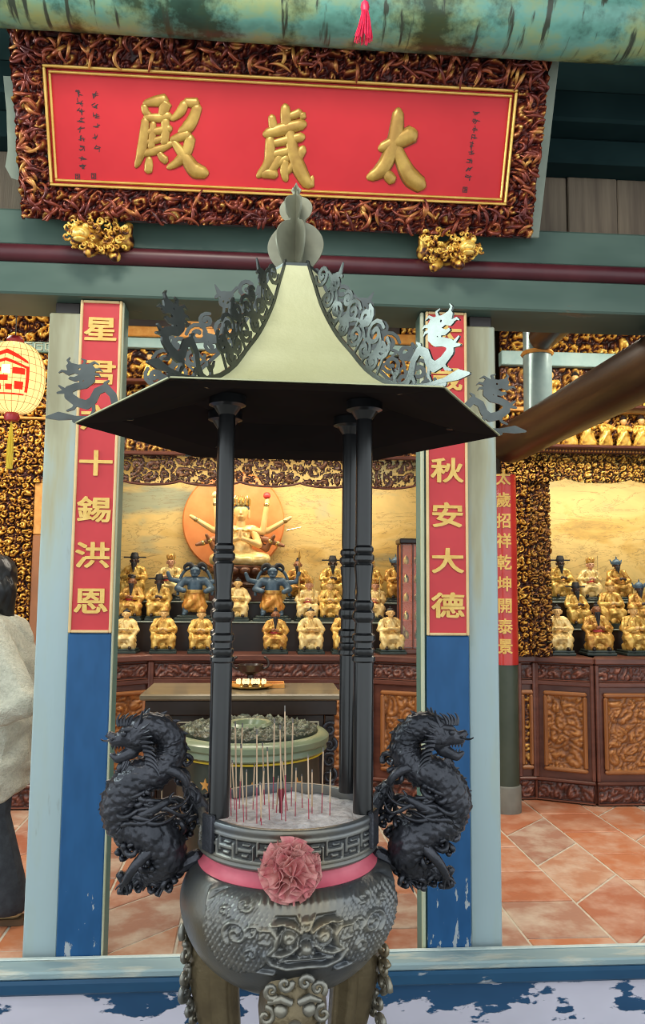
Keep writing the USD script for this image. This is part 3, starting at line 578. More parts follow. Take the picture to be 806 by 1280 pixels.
m_pillar_green = paint('dark_green_pillar', (.030, .045, .030), (.05, .065, .045), .45, 0., 4.)
m_pillar_base = paint('grey_pillar_base', (.15, .15, .13), (.2, .2, .17), .5)
m_mural = M('mural_landscape', {'g': ('geometry', {}), 'm': ('mapping', {'scale': (.9, 1, 1.7)}),
            'n': ('noise_texture', {'scale': 1.5, 'detail': 6., 'roughness': .6, 'distortion': .8}),
            'r': ('rgb_ramp', {'ramp': [(.30, (.30, .20, .06)), (.42, (.56, .34, .085)), (.52, (.68, .46, .16)), (.62, (.58, .40, .14)), (.72, (.38, .35, .19))]}),
            'm2': ('mapping', {'scale': (.8, 1, 3.)}), 'w': ('noise_texture', {'scale': 2.2, 'detail': 7., 'roughness': .62, 'distortion': 2.2}),
            'r2': ('rgb_ramp', {'ramp': [(.49, (0, 0, 0)), (.505, (.7, .7, .7)), (.52, (0, 0, 0))]}),
            'mx': ('mix', {'color2': (.22, .13, .045)}), 'n3': ('noise_texture', {'scale': 1.1, 'detail': 4.}),
            'r3': ('rgb_ramp', {'ramp': [(.56, (0, 0, 0)), (.66, (.75, .75, .75))]}), 'mx2': ('mix', {'color2': (.20, .27, .21)}),
            'p': ('principled_bsdf', {'roughness': .6})},
           [('g.position', 'm.vector'), ('m.vector', 'n.vector'), ('n.fac', 'r.fac'), ('g.position', 'm2.vector'), ('m2.vector', 'w.vector'), ('w.fac', 'r2.fac'),
            ('m2.vector', 'n3.vector'), ('n3.fac', 'r3.fac'), ('r.color', 'mx2.color1'), ('r3.color', 'mx2.fac'), ('mx2.color', 'mx.color1'), ('r2.color', 'mx.fac'), ('mx.color', 'p.base_color')])
m_table_top = paint('waxed_table_top', (.17, .135, .085), (.24, .19, .12), .22, 0., 2., stretch=(.4, 2, 1))
m_table_line = paint('pale_inlay_line', (.52, .46, .33), None, .5)
m_table_dark = paint('black_brown_table', (.020, .012, .010), (.035, .02, .016), .3)
m_drum_green = paint('sage_green_glaze', (.16, .20, .12), (.22, .26, .165), .28, 0., 5.)
m_drum_body = paint('dark_bronze_green', (.028, .036, .028), (.045, .055, .042), .35, .2, 5.)
m_drum_relief = coat_and_shade('drum_lid_relief', [(.1, (.02, .024, .018)), (.55, (.055, .065, .045)), (1., (.20, .22, .15))], .35, .1, amount=.12)
m_yellow = paint('yellow_painted_line', (.62, .42, .02), None, .5)
m_brass = paint('polished_brass', (.60, .38, .11), (.72, .5, .2), .22, .9, 10.)
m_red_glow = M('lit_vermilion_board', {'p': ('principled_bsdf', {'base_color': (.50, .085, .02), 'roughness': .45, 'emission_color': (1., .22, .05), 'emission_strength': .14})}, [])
m_glass = M('case_glass', {'t': ('transparent_bsdf', {'color': (.96, .97, .96)}), 'g': ('glossy_bsdf', {'roughness': .02}), 'f': ('fresnel', {'IOR': 1.45}), 'x': ('mix_closure', {})},
            [('f.fac', 'x.fac'), ('t.BSDF', 'x.closure1'), ('g.BSDF', 'x.closure2')], 'x.closure')
m_lantern = glow('lit_lantern_paper', (1.0, .72, .26), 1.5)
m_lantern_hot = glow('lit_lantern_window', (1.0, .93, .75), 3.6)
m_lantern_red = glow('lit_lantern_red_print', (.95, .045, .02), 1.1)
m_lantern_cap = paint('red_lantern_cap', (.38, .02, .03), None, .4)
m_lotus_glow = glow('lit_lotus_lamp', (1.0, .80, .42), 1.5)
m_tassel_yellow = paint('yellow_silk', (.68, .46, .02), (.75, .55, .06), .5)
m_tassel_red = paint('crimson_silk', (.62, .012, .06), (.75, .04, .11), .45, 0., 60.)
m_fleece = paint('cream_fleece', (.44, .42, .34), (.56, .535, .44), .95, 0., 60., .7, 140.)
m_denim = paint('dark_denim', (.018, .022, .030), (.032, .038, .048), .85, 0., 30., .2, 300.)
m_hair = paint('black_hair', (.006, .006, .008), (.014, .013, .015), .35, 0., 30., stretch=(10, 10, 1))
m_skin = paint('skin', (.52, .30, .21), (.56, .34, .24), .5)
m_shoe = paint('cream_shoe', (.52, .42, .22), (.62, .52, .30), .6)
m_sole = paint('brown_sole', (.10, .06, .03), (.14, .085, .045), .7)
# ------------------------------------------------------------------ setting
YF = 3.2          # front of the couplet boards
rng = np.random.default_rng(7)


def shapebox(poly, ylo, yhi, up=Z3):
    pass


# hall floor: terracotta tiles in strips running into the hall, a grout bed below
floor = Node('/World/floor')
UsdGeom.Xform.Define(stage, '/World/floor')
tag(floor.prim, 'terracotta tile floor of the hall with worn patches and pale grout lines', None, None, 'structure')
struct('grout_bed', box(-4.2, 4.4, 3.20, 7.4, -.12, -.006, .002), m_grout, floor)
PITCHX = .375
kx = 0
XS = np.arange(-3.37, 4.1, PITCHX)


def tile(poly, k):
    p = poly.buffer(-.0065, join_style=2)
    if p.is_empty or p.geom_type != 'Polygon' or p.area < .0012:
        return
    c = p.centroid
    dz = .003 * (rng.random() - .5)
    top = p.buffer(-.004, join_style=2)
    if top.is_empty or top.geom_type != 'Polygon':
        return
    a, b = np.array(p.exterior.coords)[:-1], np.array(top.exterior.coords)[:-1]
    pts = np.vstack([np.c_[a, np.full(len(a), -.02)], np.c_[a, np.full(len(a), -.003 + dz)], np.c_[b, np.full(len(b), dz)]])
    h = trimesh.convex.convex_hull(pts)
    struct('tile', (np.array(h.vertices), np.array(h.faces)), TILES[k % len(TILES)], floor)


for i, x0 in enumerate(XS):
    sl = -.02
    strip = lambda ya, yb: None
    ys = 3.36
    y = 2.7 + .13 * (i % 3)
    L = .52 if i % 2 else .40
    while y < 6.0:
        dy = PITCHX if i % 2 else 0.
        def X(x, yy):
            return x + sl * (yy - 4.4)
        pts = [(X(x0, y), y), (X(x0 + PITCHX, y + dy), y + dy), (X(x0 + PITCHX, y + dy + L), y + dy + L), (X(x0, y + L), y + L)]
        pg = Polygon(pts).intersection(shapely.box(-4, 3.206, 4.2, 5.95))
        if not pg.is_empty and pg.geom_type == 'Polygon' and -3.3 < pg.centroid.x < 3.9:
            tile(pg, int(rng.integers(0, 5)))
        y += L
struct('ground', box(-4.5, 5, -3, 3.05, -.40, -.25, .01), m_stone, label='grey stone paving of the open court in front of the hall')

# threshold: worn top board, blue moulding, peeling plaster face
sill = Node('/World/trim_1')
UsdGeom.Xform.Define(stage, '/World/trim_1')
tag(sill.prim, 'blue painted door threshold with flaking paint showing pale plaster', None, None, 'structure')
struct('sill_board', box(-4.2, 4.4, 3.085, 3.198, .070, .098, .006), m_sill_top, sill)
struct('sill_back_strip', box(-4.2, 4.4, 3.178, 3.1985, .0983, .103, .002), m_sill_edge, sill)
struct('sill_moulding', box(-4.2, 4.4, 3.075, 3.197, .018, .0695, .010), m_sill_blue, sill)
struct('sill_face', box(-4.2, 4.4, 3.10, 3.196, -.25, .0178, .003), m_sill_face, sill)

# posts beside the opening and the lintel
for s, (xa, xb) in enumerate([(-.905, -.775), (.834, .962)]):
    po = Node('/World/' + numbered('/World', 'door_post'))
    UsdGeom.Xform.Define(stage, po.path)
    tag(po.prim, ['grey-blue weathered square post on the outer side of the board with 錫洪恩', 'grey-blue weathered square post on the outer side of the board with 秋安大德'][s], None, None, 'structure')
    struct('post_shaft', box(xa, xb, 3.235, 3.40, .001, 2.62, .006), m_grey_post, po)
    struct('post_head', box(xa + .02, xb - .01, 3.25, 3.38, 2.6202, 2.668, .004), m_signboard, po)
    ra, rb = [(-.775, -.600), (.636, .834)][s]
    struct('reveal', box(ra, rb, 3.226, 3.33, .001, 2.666, .004), m_fret_green, po)
    ea, eb = [(-.606, -.598), (.634, .648)][s]
    struct('reveal_edge', box(ea, eb, 3.206, 3.2255, .001, 2.662, .003), m_reveal, po)

lint = Node('/World/lintel')
UsdGeom.Xform.Define(stage, '/World/lintel')
tag(lint.prim, 'teal painted timber lintel across the hall front with a maroon moulding', None, None, 'structure')
struct('lower_beam', box(-4.2, 4.4, 3.16, 3.44, 2.668, 2.805, .008), m_teal, lint)
mo = lathe([(.0005, -4.2), (.036, -4.2), (.036, 4.4), (.0005, 4.4)], 20)
struct('round_moulding', place(mo, (0, 3.165, 2.838), (0, 1, 0), (0, 0, 1), (1, 0, 0)), m_maroon, lint, smooth=40)
struct('moulding_back', box(-4.2, 4.4, 3.175, 3.42, 2.8055, 2.872, .003), m_maroon, lint)
struct('upper_beam', box(-4.2, 4.4, 3.17, 3.44, 2.8725, 3.03, .010), m_teal, lint)
wf = Node('/World/wall_front')
UsdGeom.Xform.Define(stage, '/World/wall_front')
tag(wf.prim, 'board wall above the lintel behind the red name board', None, None, 'structure')
xs = np.arange(-4.2, 4.4, .23)
for k, x in enumerate(xs):
    struct('wall_board', box(x + .002, x + .228, 3.30 + .004 * (k % 3), 3.36, 3.0305, 3.345, .004), m_wall_wood, wf)
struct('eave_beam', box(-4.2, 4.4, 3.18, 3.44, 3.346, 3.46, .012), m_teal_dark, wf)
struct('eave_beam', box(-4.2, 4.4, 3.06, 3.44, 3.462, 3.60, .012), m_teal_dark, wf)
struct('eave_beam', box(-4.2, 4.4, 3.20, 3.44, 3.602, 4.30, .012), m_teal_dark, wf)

# round log above the name board
lg = lathe([(.0005, -4.2), (.128, -4.2)] + [(.128 + .003 * math.sin(1.7 * z), z) for z in np.linspace(-4.1, 4.3, 40)] + [(.128, 4.4), (.0005, 4.4)], 40)
struct('log_beam', place(lg, (0, 2.655, 3.585), (0, 1, 0), (0, 0, 1), (1, 0, 0)), m_log, smooth=40,
       label='round log beam with flaking turquoise paint above the red name board')

# hall shell
struct('wall_back', box(-4.3, 4.5, 7.30, 7.42, -.1, 4.3, .01), m_hall_wall, label='dim back wall of the hall behind the altars')
struct('wall_left', box(-4.32, -4.2, 3.44, 7.42, -.1, 4.3, .01), m_hall_wall, label='dim left side wall of the hall')
struct('wall_right', box(4.4, 4.52, 3.44, 7.42, -.1, 4.3, .01), m_hall_wall, label='dim right side wall of the hall')
ceil = Node('/World/ceiling')
UsdGeom.Xform.Define(stage, '/World/ceiling')
tag(ceil.prim, 'dark boarded ceiling of the hall', None, None, 'structure')
struct('ceiling_slab', box(-4.3, 4.5, 3.44, 7.42, 4.30, 4.36, .01), m_ceiling, ceil)

for k, y in enumerate(np.arange(.55, 3.40, .24)):  # unseen porch boards, added to keep sky light off the upper front
    struct('added_porch_board', box(-4.3, 4.5, y + .003, min(y + .237, 3.435), 4.12 + .004 * (k % 2), 4.16, .004), m_ceiling, ceil)

# round pillar behind the right post, red above and green below
pil = Node('/World/round_pillar')
UsdGeom.Xform.Define(stage, '/World/round_pillar')
tag(pil.prim, 'round red lacquered pillar with gilt column of characters and dark green foot', None, None, 'structure')
PX, PY, PR = 1.655, 5.44, .092
struct('pillar_base', lathe([(.0005, 0), (PR + .010, 0), (PR + .010, .17), (PR + .002, .18), (.0005, .18)], 32, (PX, PY)), m_pillar_base, pil, smooth=40)
zr = zat(640, 830, PY)
struct('pillar_foot', lathe([(.0005, .181), (PR, .181), (PR, zr), (.0005, zr)], 32, (PX, PY)), m_pillar_green, pil, smooth=40)
struct('pillar_shaft', lathe([(.0005, zr + .0005), (PR + .004, zr + .0005), (PR + .004, 2.30), (.0005, 2.30)], 40, (PX, PY)), m_pillar_red, pil, smooth=40)

# brown round tie beam running from the front wall to that pillar, and the shorter one above it
def rbeam(p0, p1, r, n=32):
    p0, p1 = np.array(p0, float), np.array(p1, float)
    return tube(p0 + np.linspace(0, 1, 14)[:, None] * (p1 - p0), r, n)


struct('tie_beam', rbeam((1.773, 3.02, zat(806, 460, 3.51) - .01), (1.70, 5.40, zat(636, 555, 5.4)), .138), m_brown_beam, smooth=40, label='thick oiled brown round tie beam running into the hall to the pillar')
struct('upper_tie_beam', rbeam((1.78, 3.43, 3.13), (1.752, 4.85, zat(672, 425, 4.9)), .088), m_brown_beam, smooth=40, label='thinner brown round beam meeting the short pale blue post')
kp = Node('/World/king_post')
UsdGeom.Xform.Define(stage, '/World/king_post')
tag(kp.prim, 'short pale blue round post with a brown collar standing on the thick tie beam', None, None, 'structure')
KX, KY = 1.745, 4.93
zc_ = zat(672, 437, KY - .1)
zb_ = zat(655, 545, KY) + .10
struct('post_drum', lathe([(.0005, zb_), (.091, zb_), (.091, zc_ - .012), (.0005, zc_ - .012)], 32, (KX, KY)), m_pale_post, kp, smooth=40)
struct('collar', lathe([(.0005, zc_ - .0115), (.097, zc_ - .0115), (.106, zc_), (.097, zc_ + .015), (.0005, zc_ + .015)], 32, (KX, KY)), m_orange_trim, kp, smooth=40)
struct('post_neck', lathe([(.0005, zc_ + .0155), (.062, zc_ + .0155), (.062, 3.6), (.0005, 3.6)], 28, (KX - .03, KY)), m_pale_post, kp, smooth=40)

# ------------------------------------------------------------------ couplet boards
def glyph(ch, w, hgt):
    """outline of one character fitted in a w x hgt box about the origin, with a little flare like clerical script"""
    P = []
    for poly in GLYPHS[ch].split('|'):
        rings = [[tuple(map(float, q.split(','))) for q in ring.split(' ')] for ring in poly.split(';')]
        g = Polygon(rings[0], rings[1:])
        P.append(g if g.is_valid else g.buffer(0))
    g = unary_union(P).buffer(1.2).simplify(.6)
    g = affinity.translate(g, 0, 7)
    return affinity.scale(g, w / 98., hgt / 98., origin=(0, 0))


def couplet(name, label, xa, xb, text, rows, z_split, inner):
    t = thing(name, label, 'couplet board', ((xa + xb) / 2, YF, .002))
    xc = (xa + xb) / 2
    obj('lower_board', box(xa, xb, YF + .003, YF + .024, .002, z_split, .005), m_blue_board, t, label='deep blue lower part with chipped paint')
    obj('red_panel', box(xa + .004, xb - .004, YF + .005, YF + .024, z_split + .0005, 2.664, .003), m_red_couplet, t)
    e = .011
    for nm, bx in (('border', (xa, xa + e, z_split + .001, 2.664)), ('border', (xb - e, xb, z_split + .001, 2.664)), ('border', (xa + e, xb - e, z_split + .001, z_split + .001 + e)), ('border', (xa + e, xb - e, 2.664 - e, 2.664))):
        obj(nm, box(bx[0], bx[1], YF - .004, YF + .012, bx[2], bx[3], .003), m_couplet_edge, t)
    for ch, py in zip(text, rows):
        z = py
        g = glyph(ch, .138, .105)
        obj('character', place(extrude(g, .010), (xc, YF + .003, z), X3, Z3, FRONT), m_couplet_glyph, t, label=f'gilt character {ch}')
    return t


zrow = [zat(120, y, YF) for y in (411, 465, 522, 579, 637, 694, 751)]
couplet('couplet_board', 'red and blue vertical board lettered 星君六十錫洪恩 left of the opening', -.772, -.604, '星君六十錫洪恩', zrow, 1.314, 1)
zrow2 = [zat(560, y, YF) for y in (418, 473, 531, 588, 644, 701, 757)]
couplet('couplet_board', 'red and blue vertical board ending 秋安大德 right of the opening', .655, .830, '太歲春秋安大德', zrow2, 1.310, -1)

# gilt column of characters on the round pillar (a thing glued to it would not lift away: part of the pillar)
for ch, py in zip('太歲招祥乾坤開泰景', (597, 625, 651, 676, 703, 730, 757, 783, 808)):
    z = zat(637, py, PY - PR)
    g = glyph(ch, .098, .105)
    v, f = extrude(g, .006)
    v, f = trimesh.remesh.subdivide_to_size(v, f, .03)
    a = v[:, 0] / PR - PI / 2 - .20
    r = PR + .0045 + v[:, 2]
    struct('pillar_character', (np.c_[PX + r * np.cos(a), PY + r * np.sin(a), z + v[:, 1]], f), m_couplet_glyph, pil, label=f'gilt character {ch}')

# ------------------------------------------------------------------ the red name board
B0 = np.array([.044, 3.085, 2.936])
PV = np.array([0, -.27, .62]); PV /= np.linalg.norm(PV)
PN = np.cross(X3, PV)          # towards the court, a little downwards
PWID, PHEI = 2.045, .672


def pq(u, v, w=0.):
    return B0 + u * X3 + v * PV + w * PN


def pbox(u0, u1, v0, v1, w0, w1, b=.004):
    v, f = box(u0, u1, v0, v1, w0, w1, b)
    return place((v, f), B0, X3, PV, PN)


plq = thing('name_board', 'large red temple name board with three gold characters in a carved frame', 'sign', B0)
obj('backing_board', pbox(-PWID / 2 + .01, PWID / 2 + .055, .015, PHEI + .02, -.075, -.045), m_board_grey, plq, label='grey-green backing board showing past the right edge')
bv = Polygon([(-.07, .20), (-.055, .26), (-.048, .40), (-.050, .52), (.02, .52), (.02, .14), (-.05, .16)])
obj('backing_wing', place(extrude(bv, .02), pq(-PWID / 2, 0, -.06), X3, PV, PN), m_board_grey, plq)
obj('backing_frame', pbox(-PWID / 2 + .01, PWID / 2 - .01, .01, PHEI - .01, -.044, -.002), m_signboard, plq)
IU, IV0, IV1 = .885, .150, .535
obj('red_panel', pbox(-IU - .01, IU + .01, IV0 - .01, IV1 + .01, -.001, .012), m_red_panel, plq)
for (u0, u1, v0, v1) in ((-IU, IU, IV0, IV0 + .009), (-IU, IU, IV1 - .009, IV1), (-IU, -IU + .009, IV0 + .009, IV1 - .009), (IU - .009, IU, IV0 + .009, IV1 - .009)):
    obj('gold_moulding', pbox(u0, u1, v0, v1, .0122, .027, .003), m_gold_line, plq)
for (u0, u1, v0, v1) in ((-IU - .018, IU + .018, IV0 - .018, IV0 - .008), (-IU - .018, IU + .018, IV1 + .008, IV1 + .018), (-IU - .018, -IU - .008, IV0 - .008, IV1 + .008), (IU + .008, IU + .018, IV0 - .008, IV1 + .008)):
    obj('gold_moulding', pbox(u0, u1, v0, v1, .0122, .036, .003), m_gold_line, plq)
H2 = PWID / 2


def ragged(seed, side):
    r = np.random.default_rng(seed).random(40)
    def fn(a, b):
        k = np.interp(a * 39, np.arange(40), r)
        return (b > .03 + .10 * k) if side == 'lo' else (b < .97 - .10 * k)
    return fn


for (u0, v0, W, Hh, sd, side) in ((-H2, 0, PWID, IV0 - .018, 11, 'lo'), (-H2, IV1 + .018, PWID, PHEI - IV1 - .018, 23, 'hi')):
    m, h = carved(pq(u0, v0, .0), X3, PV, PN, W, Hh, .062, .050, sd, .0055, .001, None, ragged(sd, side))
    obj('carved_rail', m, m_plaque_frame, plq, h=h)
for u0, sd in ((-H2, 31), (IU + .018, 37)):
    m, h = carved(pq(u0, IV0 - .018, .0), X3, PV, PN, H2 - IU - .018, IV1 - IV0 + .036, .062, .050, sd, .0055, .001)
    obj('carved_stile', m, m_plaque_frame, plq, h=h)
# sculpted tendrils and small beasts standing proud of the frame
trng = np.random.default_rng(5)
ten = []
for k in range(300):
    side = trng.random()
    if side < .38:
        u, v = trng.uniform(-H2 + .03, H2 - .03), trng.uniform(.02, IV0 - .04)
    elif side < .72:
        u, v = trng.uniform(-H2 + .03, H2 - .03), trng.uniform(IV1 + .04, PHEI - .02)
    else:
        u, v = (trng.uniform(-H2 + .02, -IU - .05) if side < .86 else trng.uniform(IU + .05, H2 - .02)), trng.uniform(.05, PHEI - .05)
    a0, L_ = trng.uniform(0, 6.28), trng.uniform(.05, .11)
    tt = np.linspace(0, 1, 9)
    bend = trng.uniform(-2.2, 2.2)
    ang = a0 + bend * tt + trng.uniform(-1.5, 1.5) * tt ** 2
    q2 = np.c_[np.cumsum(np.cos(ang)), np.cumsum(np.sin(ang))] * L_ / 9
    q2 -= q2.mean(0)
    w = .044 + .018 * np.sin(tt * PI)
    path = np.array([pq(np.clip(u + a, -H2 + .01, H2 - .01), np.clip(v + b, .005, PHEI - .005), c) for (a, b), c in zip(q2, w)])
    ten.append((tube(path, .0022 + trng.uniform(.0035, .0065) * np.sin(PI * np.clip(tt * .93 + .05, 0, 1)), 6, flat=(PN, .7)), v))
for lo, hi, nm in ((0, .14, 'carved_tendrils'), (.14, .55, 'carved_tendrils'), (.55, 1, 'carved_tendrils')):
    ms = cat([m for m, v in ten if lo <= v < hi])
    obj(nm, ms, m_plaque_frame, plq, h=np.clip(.12 + .78 * meshkit.noise(ms[0] * 22), 0, 1), kind='stuff')


def pstroke(pts, rad, origin, sc, w0=.014, hgt=1.0):
    """a raised brush stroke; pts in pixels of the photograph, on the face of the board"""
    P0 = pq(0, 0, .012)
    q = np.array([onplane(origin[0] + x / sc, origin[1] + y / sc, P0, PN) for x, y in pts])
    uv = np.c_[(q - P0) @ X3, (q - P0) @ PV]
    r = np.array(rad) * .0045 / sc
    n = max(6, 4 * len(pts))
    if len(pts) > 2:
        d = np.r_[0, np.cumsum(np.linalg.norm(np.diff(uv, axis=0), axis=1))]
        tt = np.linspace(0, d[-1], n)
        from scipy.interpolate import PchipInterpolator
        uv2 = PchipInterpolator(d, uv)(tt); r2 = np.interp(tt, d, r)
    else:
        tt = np.linspace(0, 1, n); uv2 = uv[0] + tt[:, None] * (uv[1] - uv[0]); r2 = r[0] + tt * (r[1] - r[0])
    # rounded ends
    P = np.array([pq(a, b, w0) for a, b in uv2])
    ends = np.array([.55] + [1.] * (n - 2) + [.55])
    return tube(P, r2 * ends, 14, flat=(PN, .52 * hgt)), tube(P - PN * .006, r2 * ends * 1.20, 12, flat=(PN, .34))


def big_char(ch, strokes, origin, sc):
    a = [pstroke(p, r, origin, sc) for p, r in strokes]
    c = obj('character', cat([x[0] for x in a]), m_gold_char, plq, smooth=True, label=f'raised gold brush character {ch}')
    obj('edge', cat([x[1] for x in a]), m_char_edge, c, smooth=True)


big_char('殿', [
    ([(437, 183), (490, 172), (548, 165)], [9, 16, 19]), ([(545, 170), (532, 205), (522, 245)], [19, 17, 13]), ([(440, 185), (446, 215), (475, 240)], [10, 12, 9]),
    ([(440, 245), (500, 248), (562, 232)], [11, 14, 14]), ([(447, 245), (440, 320), (428, 400), (402, 474)], [12, 15, 16, 8]),
    ([(482, 262), (478, 330), (470, 395)], [10, 12, 12]), ([(537, 245), (538, 300), (530, 375)], [13, 15, 13]),
    ([(440, 312), (500, 308), (566, 292)], [9, 12, 14]), ([(436, 362), (490, 352), (535, 338)], [8, 11, 10]), ([(424, 412), (490, 398), (575, 358)], [10, 14, 9]),
    ([(463, 425), (462, 460), (458, 500)], [9, 14, 13]), ([(508, 402), (525, 430), (548, 445)], [9, 13, 13]),
    ([(628, 170), (610, 215), (560, 255)], [13, 15, 8]), ([(622, 172), (655, 178), (690, 180)], [11, 15, 16]), ([(686, 184), (668, 245), (640, 290), (598, 312)], [15, 17, 19, 10]),
    ([(560, 352), (600, 336), (652, 322)], [9, 14, 17]), ([(652, 326), (640, 390), (605, 440), (545, 476)], [17, 17, 16, 8]), ([(566, 348), (596, 385), (632, 432), (680, 490), (733, 500)], [9, 14, 19, 24, 16]),
], (60, 80), 3.664)
big_char('歲', [
    ([(126, 68), (128, 100), (130, 150)], [8, 11, 10]), ([(88, 98), (92, 125), (96, 150)], [7, 9, 8]), ([(130, 104), (152, 98), (172, 88)], [6, 8, 8]),
    ([(66, 154), (120, 138), (184, 122)], [9, 12, 10]), ([(84, 156), (84, 210), (48, 272)], [9, 11, 7]), ([(88, 180), (130, 170), (180, 158)], [7, 9, 9]),
    ([(138, 132), (146, 190), (166, 250), (196, 300)], [9, 12, 14, 11]), ([(196, 300), (203, 268)], [9, 3]), ([(178, 186), (152, 234), (118, 268)], [9, 9, 5]),
    ([(84, 212), (110, 206), (142, 198)], [7, 9, 8]), ([(112, 208), (98, 238), (76, 262)], [8, 9, 7]), ([(80, 240), (108, 232), (136, 214)], [5, 8, 7]),
    ([(128, 222), (124, 256), (130, 284)], [8, 9, 6]), ([(58, 266), (82, 262), (104, 268)], [8, 10, 9]), ([(172, 92), (178, 110)], [8, 6]),
], (300, 100), 2.239)
big_char('太', [
    ([(443, 80), (438, 140), (420, 205), (392, 255), (355, 274)], [10, 14, 14, 14, 8]), ([(388, 194), (440, 172), (492, 146)], [9, 15, 16]),
    ([(432, 170), (452, 225), (480, 275), (516, 298)], [10, 13, 17, 14]), ([(402, 254), (416, 270), (430, 286)], [7, 11, 10]),
], (300, 100), 2.239)

# the small black inscriptions: brush marks too fine to read in the photograph
ink = np.random.default_rng(12)


def inscription(x0, y0, x1, y1, n, seal):
    for k in range(n):
        t = (k + .5) / n
        cx, cy = x0 + (x1 - x0) * t, y0 + (y1 - y0) * t
        shp = []
        for j in range(5):
            a = ink.uniform(-2.6, 2.6, 2) * (1, .9)
            d = ink.choice([0, 0, 1.57, .8]) + ink.uniform(-.3, .3)
            l = ink.uniform(1.6, 3.0)
            shp.append(brush([(a[0] - l * math.cos(d), a[1] - l * math.sin(d)), (a[0] + l * math.cos(d), a[1] + l * math.sin(d))], [.55, .3]))
        g = unary_union(shp).simplify(.12)
        q = onplane(cx, cy, pq(0, 0, .0125), PN)
        s = .0031
        obj('inscription_mark', place(extrude(g, 1.0), q, X3 * s, PV * s, PN * .002), m_black_ink, plq)
    if seal:
        q = onplane(seal[0], seal[1], pq(0, 0, .0125), PN)
        g = shapely.box(-3, -3.4, 3, 3.4).difference(shapely.box(-2.2, -2.6, 2.2, 2.6)).union(brush([(-1.4, 1.4), (1.2, 1.2), (1.2, -1.4), (-1.2, -1.5)], .35)).union(brush([(0, 2), (-.2, -2)], .3))
        obj('inscription_seal', place(extrude(g, 1.0), q, X3 * .0031, PV * .0031, PN * .002), m_black_ink, plq)


inscription(98.5, 110, 105, 214, 9, (97, 221))
inscription(117, 112, 122, 192, 6, (117, 220))
inscription(597, 136, 584, 226, 9, (581, 237))


# gilded lion brackets under the board
def lion(px, py, flip, label, seed):
    c = at(px, py, 3.10)
    t = thing('lion_bracket', label, 'carved lion', c)
    g = np.random.default_rng(seed)
    s = -1 if flip else 1
    W = lambda x, y, z: c + np.array([s * x, y, z])
    body = union([hull((W(.01, .02, 0), .05), (W(.09, .03, .01), .045)), hull((W(-.05, -.02, .0), .055), (W(-.02, .0, .01), .05)), hull((W(.05, 0, -.05), .025), (W(.07, -.02, -.075), .022)), hull((W(.10, .01, .03), .03), (W(.115, .0, .06), .018)),
                  hull((W(-.02, -.02, -.05), .025), (W(-.03, -.05, -.075), .02))], .012, 4)
    obj('body', body, m_gilt, t, h=np.clip(.05 + .75 * meshkit.noise(body[0] * 70), 0, 1))
    hd = [ball(W(-.055, -.075, -.008), (.034, .03, .026)), ball(W(-.055, -.098, -.018), (.02, .016, .014)), ball(W(-.076, -.09, .014), .012), ball(W(-.034, -.09, .014), .012), ball(W(-.055, -.088, -.038), (.024, .02, .009))]
    hd = cat(hd)
    obj('head', hd, m_gilt, t, h=np.clip(.55 + .4 * meshkit.noise(hd[0] * 90), 0, 1))
    cur = []
    for k in range(70):
        a, b = g.uniform(0, 6.28), g.uniform(.55, 1.1)
        p = np.array([-.05 + .062 * b * math.cos(a), -.045 + g.uniform(-.02, .02), .058 * b * math.sin(a)]) if k < 34 else np.array([g.uniform(-.01, .12), g.uniform(-.035, -.015), g.uniform(-.06, .07)])
        sp = spiral2((0, 0), g.uniform(.010, .018), 1.1, g.uniform(0, 6.28), g.choice([-1, 1]), 10)
        cur.append(tube(np.array([W(p[0] + x, p[1] - .016 - .012 * i / 10, p[2] + z) for i, (x, z) in enumerate(sp)]), np.linspace(.0055, .003, len(sp)), 6))
    m = cat(cur)
    obj('mane_curls', m, m_gilt, t, h=np.clip(.15 + .8 * meshkit.noise(m[0] * 60), 0, 1))


lion(124, 300, False, 'gilded carved lion bracket under the left end of the name board', 3)
lion(562, 315, True, 'gilded carved lion bracket under the right end of the name board', 4)
for px, py, k in ((124, 300, 0), (562, 315, 1)):
    pass

# crimson tassel hanging before the log
tp = at(456, 20, 2.42)
tas = thing('silk_tassel', 'crimson silk tassel hanging in front of the round log beam', 'tassel', tp)
trn = np.random.default_rng(8)
obj('cord', tube([tp + (0, 0, .55), tp + (0, 0, .20), tp + (0, 0, .045)], .004, 6), m_tassel_red, tas)
obj('knot', lathe([(.001, tp[2] + .05), (.012, tp[2] + .045), (.015, tp[2] + .03), (.011, tp[2] + .015), (.001, tp[2] + .012)], 16, tp[:2]), m_tassel_red, tas, smooth=40)
st = []
for k in range(60):
    a, r = trn.uniform(0, 6.28), trn.uniform(.3, 1) ** .5
    L = trn.uniform(.09, .112)
    p = [tp + (r * .010 * math.cos(a), r * .010 * math.sin(a), .02), tp + (r * .021 * math.cos(a), r * .021 * math.sin(a), .02 - L * .5), tp + (r * .030 * math.cos(a) + trn.uniform(-.004, .004) - .004, r * .028 * math.sin(a), .02 - L)]
    st.append(tube(smooth_path(p, 7), .0016, 4))
obj('strands', cat(st), m_tassel_red, tas)
# ------------------------------------------------------------------ incense burner
BX, BY = .066, 2.05
BC = np.array([BX, BY, 0.])
ROT = .032


def pol(r, a, z):
    return np.array([BX + r * math.cos(a), BY + r * math.sin(a), z])


def project(P):
    P = np.asarray(P, float) - CAM
    x, y, z = P @ R_, P @ U_, P @ W_
    return np.stack([403 + F * x / z, 640 - F * y / z], -1)


